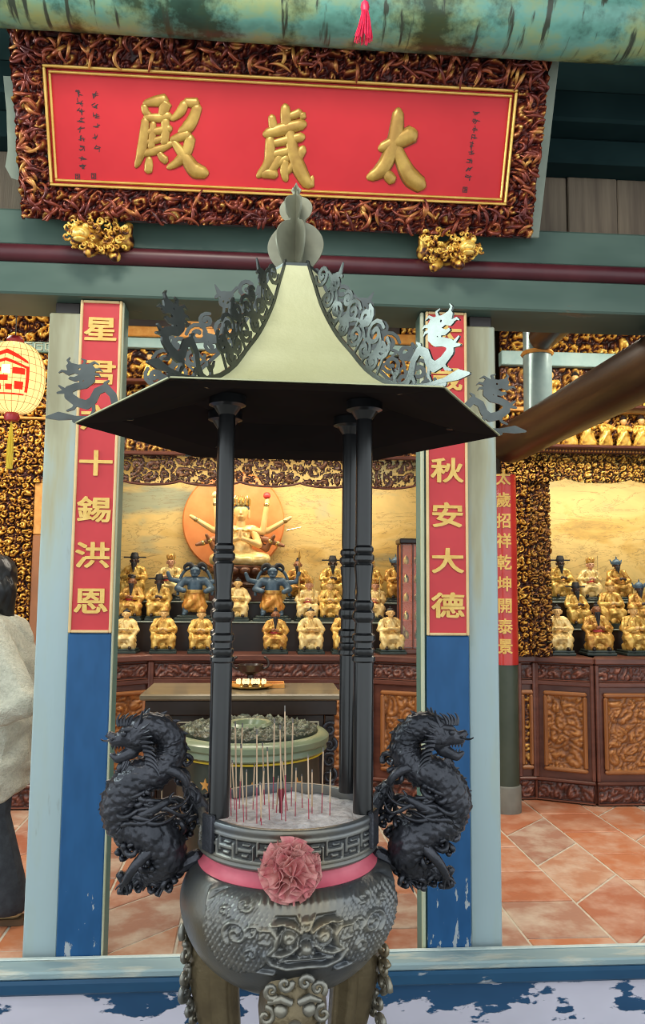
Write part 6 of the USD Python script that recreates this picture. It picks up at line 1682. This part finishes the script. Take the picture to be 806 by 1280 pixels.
ff0 = None
for nm, x0_, x1_, n, za_, hh_ in (('lower frieze above the right altar', 1.92, 3.0, 9, ZR(558), .24), ('upper frieze above the right altar', 2.05, 3.0, 6, ZR(508), .27), ('frieze above the central altar', -1.05, 1.25, 12, zs(480), .20)):
    for k in range(n):
        x_ = x0_ + (x1_ - x0_) * k / (n - 1)
        f_ = frieze_figure((x_, YS - .085, za_), hh_ * srow.uniform(.92, 1.06), f'small gilded carved figure in the {nm}', ff0, f'carved figures in the {nm}')
        ff0 = ff0 or f_
    obj('frieze_ledge', box(x0_ - .12, x1_ + .12, YS - .13, YS - .03, za_ - .022, za_ - .0005, .004), m_rosewood, label=f'narrow rosewood ledge under the figures of the {nm}', cat='ledge')

# votive tower and small things
vx = at(514, 815, 5.88)
vt = thing('votive_tower', 'narrow glazed wooden case with vermilion shelves standing beside the right end of the central altar', 'votive case', (vx[0], 5.88, ZT))
w, zt = .085, zat(514, 674, 5.88)
obj('base', box(vx[0] - w - .01, vx[0] + w + .01, 5.80, 5.98, ZT, ZT + .04, .006), m_rosewood, vt)
for sx in (-1, 1):
    for yy in (5.808, 5.968):
        obj('corner_post', box(vx[0] + sx * w - .008, vx[0] + sx * w + .008, yy - .008, yy + .008, ZT + .0405, zt - .04, .003), m_rosewood, vt)
obj('centre_bar', box(vx[0] - .006, vx[0] + .006, 5.802, 5.812, ZT + .0405, zt - .04, .002), m_rosewood, vt)
obj('cap', box(vx[0] - w - .016, vx[0] + w + .016, 5.79, 5.99, zt - .0395, zt, .008), m_riser, vt)
obj('backboard', box(vx[0] - w + .01, vx[0] + w - .01, 5.93, 5.96, ZT + .041, zt - .041), m_red_glow, vt)
for k in range(5):
    zz = ZT + .10 + k * (zt - ZT - .16) / 5
    obj('shelf', box(vx[0] - w + .01, vx[0] + w - .01, 5.83, 5.925, zz, zz + .008, .002), m_red_glow, vt)
obj('glass', box(vx[0] - w + .009, vx[0] + w - .009, 5.815, 5.818, ZT + .041, zt - .041, .0005), m_glass, vt)
kk = 0
for k in range(5):
    zz = ZT + .1085 + k * (zt - ZT - .16) / 5
    for dx in (-.04, .04):
        p = (vx[0] + dx, 5.87)
        obj('votive_cup', lathe([(.0005, zz), (.018, zz), (.022, zz + .03), (.016, zz + .05), (.006, zz + .062), (.0005, zz + .07)], 14, p), m_brass if (k + int(dx > 0)) % 2 else m_statue_gold, smooth=40,
            label='small gilt votive cup on a shelf of the narrow vermilion case', cat='cup', group='votive cups in the narrow case')

# dark little dragon ornament at the left end of the right altar
op = at(673, 812, 5.82); op[2] = ZT
od = thing('dark_ornament', 'small dark carved ornament at the left end of the right altar top', 'ornament', op)
obj('foot', obox(op + (0, 0, .015), .13, .10, .03, 0, .006), m_plinth, od)
sp = [tube(np.array([op + (x, -.01 * i % 3, .10 + z) for i, (x, z) in enumerate(spiral2((0.01, 0), .062, 1.6, 1., 1, 26))]), np.linspace(.022, .010, 26), 8), tube(smooth_path([op + (-.03, 0, .03), op + (.04, -.02, .06), op + (.05, 0, .12), op + (0, 0, .17)], 14), np.linspace(.026, .014, 14), 8)]
obj('coil', cat(sp), m_black_bronze, od, smooth=True)

# ------------------------------------------------------------------ offering table and cauldron
TZ = .90
tf, tb_ = 4.56, 5.10
tx0, tx1 = ctr_x(172, tf), ctr_x(428, tf)
tx0 = at(174, 869, tf)[0]; tx1 = at(428, 869, tf)[0]
TZ = zat(300, 868, tf)
tbl = thing('offering_table', 'dark wooden offering table with a waxed top before the central altar', 'table', ((tx0 + tx1) / 2, (tf + tb_) / 2, 0))
obj('tabletop', box(tx0, tx1, tf, tb_, TZ - .035, TZ, .008), m_table_top, tbl)
obj('apron', box(tx0 + .03, tx1 - .03, tf + .02, tb_ - .02, TZ - .12, TZ - .036, .005), m_table_dark, tbl)
obj('front_panel', box(tx0 + .10, tx1 - .10, tf + .05, tf + .07, .14, TZ - .121, .005), m_table_dark, tbl)
for (a, b, c, d) in ((tx0 + .13, tx1 - .13, TZ - .165, TZ - .157), (tx0 + .13, tx0 + .138, .2, TZ - .1655), (tx1 - .138, tx1 - .13, .2, TZ - .1655)):
    obj('inlay_line', box(a, b, tf + .044, tf + .052, c, d, .001), m_table_line, tbl)
for sx in (0, 1):
    for sy in (0, 1):
        xx = tx0 + .07 if not sx else tx1 - .07
        yy = tf + .06 if not sy else tb_ - .07
        L_ = obj('leg', box(xx - .028, xx + .028, yy - .028, yy + .028, 0.002, TZ - .1205, .006), m_table_dark, tbl)
        if sy == 0:
            cu = [tube(np.array([(xx + a * 1.0, yy - .034, z0 + b) for a, b in spiral2((0, 0), .042, 1.4, 1., 1 if i % 2 else -1, 18)]), np.linspace(.013, .006, 18), 7) for i, z0 in enumerate(np.arange(.10, TZ - .17, .085))]
            obj('leg_scrolls', cat(cu), m_black_bronze, L_, smooth=True)

# lamps and tray on the table
tcx = at(313, 848, 4.86)
tr = thing('brass_tray', 'low brass tray with a rim standing on the offering table', 'tray', (tcx[0], 4.86, TZ))
obj('plate', lathe([(.0005, TZ + .0005), (.11, TZ + .001), (.135, TZ + .018), (.140, TZ + .019), (.135, TZ + .012), (.11, TZ + .006), (.0005, TZ + .006)], 40, (tcx[0], 4.86)), m_brass, tr, smooth=40)
for k, px in enumerate((302, 313, 326)):
    lp = at(px, 842, 4.84)
    l = thing('lotus_lamp', f'small gilt lotus candle cup, {["left one", "middle one", "right one"][k]} of the three on the brass tray', 'candle cup', (lp[0], 4.84, TZ + .006), 'lotus cups on the brass tray')
    obj('cup', lathe([(.0005, TZ + .0062), (.014, TZ + .007), (.010, TZ + .016), (.022, TZ + .03), (.026, TZ + .05), (.022, TZ + .05), (.0005, TZ + .035)], 20, (lp[0], 4.84)), m_brass, l, smooth=40)
    pe = [ball((lp[0] + .024 * math.cos(a), 4.84 + .024 * math.sin(a), TZ + .040), (.010, .010, .016), 1) for a in np.arange(6) * PI / 3]
    obj('petals', cat(pe), m_lotus_glow, l, smooth=True, label='lit pale yellow petals')
ip = at(313, 838, 5.0)
ib = thing('small_censer', 'small dark footed censer behind the three lotus cups on the table', 'censer', (ip[0], 5.0, TZ))
obj('bowl', lathe([(.0005, TZ + .0005), (.050, TZ + .002), (.054, TZ + .012), (.022, TZ + .03), (.020, TZ + .06), (.07, TZ + .085), (.078, TZ + .11), (.082, TZ + .125), (.074, TZ + .125), (.066, TZ + .11), (.0005, TZ + .105)], 28, (ip[0], 5.0)), m_table_dark, ib, smooth=30)
for s in (-1, 1):
    obj('handle', tube(smooth_path([(ip[0] + s * .075, 5.0, TZ + .10), (ip[0] + s * .11, 5.0, TZ + .12), (ip[0] + s * .10, 5.0, TZ + .16), (ip[0] + s * .085, 5.0, TZ + .17)], 12), .008, 8), m_table_dark, ib, smooth=True)
for k, (px, lb) in enumerate(((288, 'red lacquer offering tray left of the three lotus cups'), (343, 'red lacquer offering tray right of the three lotus cups'))):
    q = at(px, 846, 4.90)
    s = thing('red_tray', lb, 'tray', (q[0], 4.9, TZ), 'red trays on the offering table')
    obj('bottom', box(q[0] - .055, q[0] + .055, 4.84, 4.98, TZ + .0005, TZ + .010, .002), m_red, s)
    for (a, b, c, d) in ((-.06, .06, 4.83, 4.84), (-.06, .06, 4.98, 4.99), (-.06, -.055, 4.84, 4.98), (.055, .06, 4.84, 4.98)):
        obj('side', box(q[0] + a, q[0] + b, c, d, TZ + .0005, TZ + .026, .001), m_orange_trim, s)

dcx, dcy, DR = at(312, 912, 4.03)[0], 4.03, .392
DZ = zat(312, 913, 4.03)
cd = thing('covered_cauldron', 'large green covered cauldron with a relief lid standing before the offering table', 'cauldron', (dcx, dcy, 0))
obj('body', lathe([(.0005, .003), (.24, .003), (.27, .03), (.25, .06), (.30, .20), (.345, .40), (.352, .52), (.345, DZ - .11), (.36, DZ - .085), (.0005, DZ - .084)], 64, (dcx, dcy)), m_drum_body, cd, smooth=35)
obj('yellow_line', lathe([(.3605, DZ - .098), (.366, DZ - .096), (.366, DZ - .088), (.3605, DZ - .087)], 64, (dcx, dcy)), m_yellow, cd, smooth=35)
LD = obj('lid', lathe([(.0005, DZ - .083), (.372, DZ - .083), (.384, DZ - .074), (.378, DZ - .052), (.392, DZ - .040), (.394, DZ - .016), (.380, DZ - .002), (.352, DZ + .004), (.340, DZ + .002), (.335, DZ - .004), (.0005, DZ + .004)], 72, (dcx, dcy)), m_drum_green, cd, smooth=35)
nr_, nt_ = 60, 260
rr, aa = np.meshgrid(np.linspace(.115, .335, nr_), np.linspace(0, 2 * PI, nt_), indexing='ij')
hh = scroll(rr * np.cos(aa), rr * np.sin(aa), .075, 211)
top = np.stack([dcx + rr * np.cos(aa), dcy + rr * np.sin(aa), DZ + .006 + hh * .026 + .016 * (1 - rr / .34)], -1)
v, f, us = solid_grid(top, top * (1, 1, 0) + (0, 0, DZ - .003))
tm = trimesh.Trimesh(v, f, process=False)
obj('lid_relief', (v, f if tm.volume > 0 else f[:, ::-1]), m_drum_relief, LD, h=np.r_[hh.ravel(), np.zeros(hh.size)][us])
obj('lid_knob', lathe([(.060, DZ + .002), (.108, DZ + .004), (.116, DZ + .030), (.104, DZ + .044), (.086, DZ + .040), (.074, DZ + .018), (.060, DZ + .014)], 48, (dcx, dcy)), m_drum_green, LD, smooth=35)
stp = []
for px in (255, 315, 372):
    q = at(px, 985, dcy - .35)
    a0 = math.asin(max(-.95, min(.95, (q[0] - dcx) / .350)))
    R0 = .353
    pts = [(.030 if i % 2 == 0 else .012) for i in range(10)]
    g = Polygon([(r * math.sin(i * PI / 5), r * math.cos(i * PI / 5)) for i, r in enumerate(pts)])
    ex = np.array([math.cos(a0), math.sin(a0), 0]); n_ = np.array([math.sin(a0), -math.cos(a0), 0])
    stp.append(place(extrude(g, .006), np.array([dcx, dcy, zat(px, 985, dcy - .34)]) + n_ * (R0 - .004), ex, Z3, n_))
    obj('star', stp[-1], m_orange_trim, cd)

# ------------------------------------------------------------------ paper lantern
lc = at(17, 473, 3.75)
la = thing('paper_lantern', 'lit paper lantern with red printed pavilion and yellow tassel at the left edge', 'lantern', lc)
nl, nt_ = 26, 60
ph = np.linspace(.10, PI - .10, nl)
lr = .142 * np.sin(ph) ** .62
lz = lc[2] + .168 * np.cos(ph)
obj('paper_shade', lathe(np.c_[lr, lz][::-1], 48, lc[:2]), m_lantern, la, smooth=True)
ribs = [tube(np.c_[lc[0] + (lr + .001) * math.cos(a), lc[1] + (lr + .001) * math.sin(a), lz], .0012, 4) for a in np.linspace(0, 2 * PI, 24, endpoint=False)]
obj('ribs', cat(ribs), m_orange_trim, la)
hoops = [tube(np.array([(lc[0] + (r_ + .001) * math.cos(a), lc[1] + (r_ + .001) * math.sin(a), z_) for a in np.linspace(0, 2 * PI, 49)]), .0009, 4, False) for r_, z_ in zip(lr[6:21:2], lz[6:21:2])]
obj('hoops', cat(hoops), m_red, la)


def on_lantern(poly, dr):
    v, f = extrude(poly, .001)
    v, f = trimesh.remesh.subdivide_to_size(v, f, .014)
    zz = lc[2] + v[:, 1]
    r_ = np.interp(-v[:, 1], -(lz - lc[2]), lr) + dr + v[:, 2]
    a = v[:, 0] / .142 - PI / 2 + .05
    return np.c_[lc[0] + r_ * np.cos(a), lc[1] + r_ * np.sin(a), zz], f


reds = [Polygon([(-.10, .055), (-.05, .085), (0, .108), (.05, .085), (.10, .055), (.10, .043), (.0, .085), (-.10, .043)]), Polygon([(-.09, .03), (0, .062), (.09, .03), (.09, .018), (0, .046), (-.09, .018)])]
for (a, b, c, d) in ((-.075, -.02, -.005, .014), (.03, .085, -.012, .018), (-.085, -.055, -.05, -.015), (-.03, .012, -.045, -.02), (.04, .08, -.08, -.045), (-.06, -.02, -.085, -.06), (.0, .03, -.085, -.06), (-.09, .09, -.105, -.098), (-.105, -.09, -.09, .03), (.09, .105, -.09, .03)):
    reds.append(shapely.box(a, c, b, d))
obj('red_print', cat([on_lantern(g, .0022) for g in reds]), m_lantern_red, la)
obj('window_print', on_lantern(shapely.box(-.014, -.012, .02, .028), .0022), m_lantern_hot, la)
obj('bottom_cap', lathe([(.0005, lc[2] - .205), (.030, lc[2] - .203), (.036, lc[2] - .185), (.030, lc[2] - .166), (.0005, lc[2] - .164)], 24, lc[:2]), m_lantern_cap, la, smooth=40)
obj('top_cap', lathe([(.0005, lc[2] + .164), (.034, lc[2] + .166), (.040, lc[2] + .185), (.030, lc[2] + .20), (.0005, lc[2] + .202)], 24, lc[:2]), m_lantern_cap, la, smooth=40)
obj('hanging_cord', tube([lc + (0, 0, .20), lc + (0, 0, 4.29 - lc[2])], .003, 6), m_riser, la)
ts = []
for k in range(22):
    a = k * 2.4
    r_ = .004 + .010 * (k % 5) / 5
    ts.append(tube(smooth_path([lc + (0, 0, -.205), lc + (r_ * math.cos(a), r_ * math.sin(a), -.30), lc + (r_ * 1.1 * math.cos(a), r_ * 1.1 * math.sin(a), -.43)], 6), .0022, 4))
obj('yellow_tassel', cat(ts), m_tassel_yellow, la)
# ------------------------------------------------------------------ person walking by at the left edge
PYD = 3.86


def pp(px, py, y=PYD):
    return at(px, py, y)


xh = pp(-10, 735)[0]
hip = np.array([xh + .085, PYD, .84])
per = thing('person', 'person with black hair in cream fleece jacket, dark jeans and cream shoes walking left', 'person', (hip[0], PYD, 0))

hdC = np.array([xh, PYD, 1.50])
nk = np.array([xh + .035, PYD, 1.33])
shl, shr = np.array([xh + .05, PYD - .155, 1.27]), np.array([xh + .04, PYD + .155, 1.27])
elb, wri = np.array([pp(31, 868, 3.60)[0], PYD - .27, .985]), np.array([pp(-6, 884, 3.62)[0] - .03, PYD - .28, .935])
elr, wrr = np.array([xh - .03, PYD + .2, 1.0]), np.array([xh - .25, PYD + .15, 1.02])
kn, an = np.array([pp(-1, 1010)[0], PYD - .09, .46]), np.array([pp(12, 1118)[0], PYD - .09, .095])
kr, ar = np.array([xh - .22, PYD + .09, .47]), np.array([xh - .34, PYD + .09, .11])
hl, hr = hip + (0, -.085, 0), hip + (0, .085, 0)


def finger(base, d, bend, L, r):
    ms, p, dd = [], np.array(base, float), np.array(d, float) / np.linalg.norm(d)
    for i, l in enumerate((.45, .32, .23)):
        q = p + dd * L * l
        ms.append(hull((p, r * (1 - .1 * i)), (q, r * (1 - .1 * (i + 1)))))
        p = q
        dd = dd + np.array(bend) * .55
        dd /= np.linalg.norm(dd)
    return ms


def hand(w, d, side):
    d = np.array(d, float) / np.linalg.norm(d)
    up = np.array([0, 0, 1.])
    inn = np.array([0, side, 0.])
    ms = [hull((w, .026), (w + d * .04 + up * .022, .016), (w + d * .04 - up * .022, .016)), hull((w + d * .04 + up * .025, .014), (w + d * .082 + up * .030, .011), (w + d * .04 - up * .025, .014), (w + d * .080 - up * .030, .011))]
    for k, L in enumerate((.070, .078, .072, .056)):
        ms += finger(w + d * .082 + up * (.030 - .020 * k), d, inn * .9 - up * .1, L, .0088)
    ms += finger(w + d * .03 + up * .024 + inn * .004, d * .7 + up * .6 + inn * .4, d * .5, .062, .0098)
    return ms


fd = np.array([-1., 0, 0])
skin = [hull((hdC + (.012, 0, .02), .094), (hdC + (-.03, 0, -.02), .075)), hull((hdC + (-.045, 0, -.05), .055), (hdC + (-.065, 0, -.085), .032)), hull((hdC + (-.095, 0, -.005), .010), (hdC + (-.112, 0, -.03), .014)), hull((hdC + (-.085, -.018, -.065), .012), (hdC + (-.085, .018, -.065), .012)),
        hull((hdC + (-.085, -.034, .015), .014), (hdC + (-.085, .034, .015), .014)), hull((nk + (0, 0, -.05), .058), (hdC + (.012, 0, -.05), .052)), hull((hdC + (.01, -.088, .01), .018), (hdC + (.008, -.088, -.025), .012)), hull((hdC + (.01, .088, .01), .018), (hdC + (.008, .088, -.025), .012)),
        hull((nk + (0, 0, -.05), .07), (shl, .05), (shr, .05)), hull((shl, .07), (shr, .07), (hip + (0, 0, .12), .11)), hull((hip + (0, 0, .12), .11), (hl, .095), (hr, .095)),
        hull((shl, .05), (elb, .04)), hull((elb, .04), (wri, .026)), hull((shr, .05), (elr, .04)), hull((elr, .04), (wrr, .026)), hull((hl, .085), (kn, .055)), hull((kn, .055), (an, .036)), hull((hr, .085), (kr, .055)), hull((kr, .055), (ar, .036)),
        hull((an, .035), (an + fd * .13 - Z3 * .06, .026)), hull((ar, .035), (ar + fd * .13 - Z3 * .06, .026))]
skin += hand(wri + fd * .02, fd + (0, .1, 0), 1) + hand(wrr + fd * .02, fd, -1)
obj('body', union(skin, .012, 4), m_skin, per, smooth=True)
obj('eye', ball(hdC + (-.091, -.034, .012), .009, 1), m_riser, per, smooth=True)
obj('eye', ball(hdC + (-.091, .034, .012), .009, 1), m_riser, per, smooth=True)
hair = union([hull((hdC + (.015, 0, .045), .102), (hdC + (.035, 0, -.01), .080)), hull((hdC + (.05, -.03, -.02), .075), (hdC + (.062, 0, -.13), .048)), hull((hdC + (.0, -.075, .02), .045), (hdC + (.03, -.065, -.12), .034)), hull((hdC + (.0, .075, .02), .045), (hdC + (.03, .065, -.12), .034)), hull((hdC + (-.06, -.03, .085), .036), (hdC + (-.06, .03, .085), .036))], .02, 4)
hv, hf = hair
hv = hv + np.c_[np.zeros(len(hv)), np.zeros(len(hv)), .008 * np.sin(hv[:, 1] * 160 + hv[:, 0] * 90)]
obj('hair', (hv, hf), m_hair, per, smooth=True)
bx_ = lambda px, py: pp(px, py)[0]
jk = [hull((shl + (0, .02, .0), .085), (shr - (0, .02, 0), .085), (nk + (.02, 0, -.06), .085)), hull((shl + (0, .03, 0), .10), (shr - (0, .03, 0), .10), (np.array([xh + .095, PYD, 1.12]), .145)), hull((np.array([xh + .095, PYD - .06, 1.12]), .13), (np.array([xh + .095, PYD + .06, 1.12]), .125), (np.array([xh + .075, PYD - .08, .72]), .138), (np.array([xh + .075, PYD + .08, .72]), .138)),
      hull((np.array([xh + .075, PYD - .09, .68]), .134), (np.array([xh + .075, PYD + .09, .68]), .134), (np.array([xh + .075, PYD - .09, .64]), .132), (np.array([xh + .075, PYD + .09, .64]), .132)),
      hull((shl, .085), (elb + (0, 0, .01), .070)), hull((elb, .070), (wri + (.03, 0, 0), .052)), hull((shr, .088), (elr, .075)), hull((elr, .075), (wrr + (.03, 0, 0), .052)),
      hull((nk + (.075, -.05, -.03), .055), (nk + (.075, .05, -.03), .055), (nk + (.11, 0, -.09), .062)), hull((nk + (-.04, -.05, -.03), .036), (nk + (.05, -.075, -.02), .042)), hull((nk + (-.04, .05, -.03), .036), (nk + (.05, .075, -.02), .042))]
jv, jf = union(jk, .020, 5)
tm = trimesh.Trimesh(jv, jf, process=False)
jv = jv + np.array(tm.vertex_normals) * (.010 * (meshkit.fbm(jv * 22, 3, 6) - .5) + .008 * np.sin(jv[:, 2] * 42 + 6 * meshkit.noise(jv * 9, 3)) * np.clip((1.2 - jv[:, 2]) * 3, 0, 1))[:, None]
J = obj('fleece_jacket', (jv, jf), m_fleece, per, smooth=True)
tr_ = [hull((hl, .095), (hr, .095), (hip + (0, 0, .06), .10)), hull((hl, .095), (kn, .078)), hull((kn, .078), (an + (.005, 0, .05), .095), (an + (.012, 0, -.005), .098)), hull((hr, .095), (kr, .078)), hull((kr, .078), (ar + (0, 0, .05), .092), (ar + (0, 0, 0), .095))]
tv, tf2 = union(tr_, .022, 5)
tv = np.where(tv[:, 2:3] < .06, np.c_[tv[:, :2], np.maximum(tv[:, 2:3], .055)], tv)
obj('dark_jeans', (tv, tf2), m_denim, per, smooth=True)
for k, a in enumerate((an, ar)):
    a = np.array(a)
    S = obj('shoe', union([hull((a + (.055, 0, -.035), .038), (a + (-.04, 0, -.038), .040)), hull((a + (-.04, 0, -.045), .040), (a + (-.15, -.005, -.060), .026)), hull((a + (.03, 0, .0), .045), (a + (.05, 0, -.04), .036))], .014, 3), m_shoe, per, smooth=True)
    so = affinity.scale(brush([(.075, 0), (0, 0), (-.09, 0), (-.165, 0)], [.034, .036, .044, .030]), 1, 1)
    z0 = a[2] - .0945 if k == 0 else a[2] - .108
    obj('sole', place(extrude(so, .026, False), (a[0], a[1], max(z0, .001)), X3, Y3, Z3), m_sole, S)
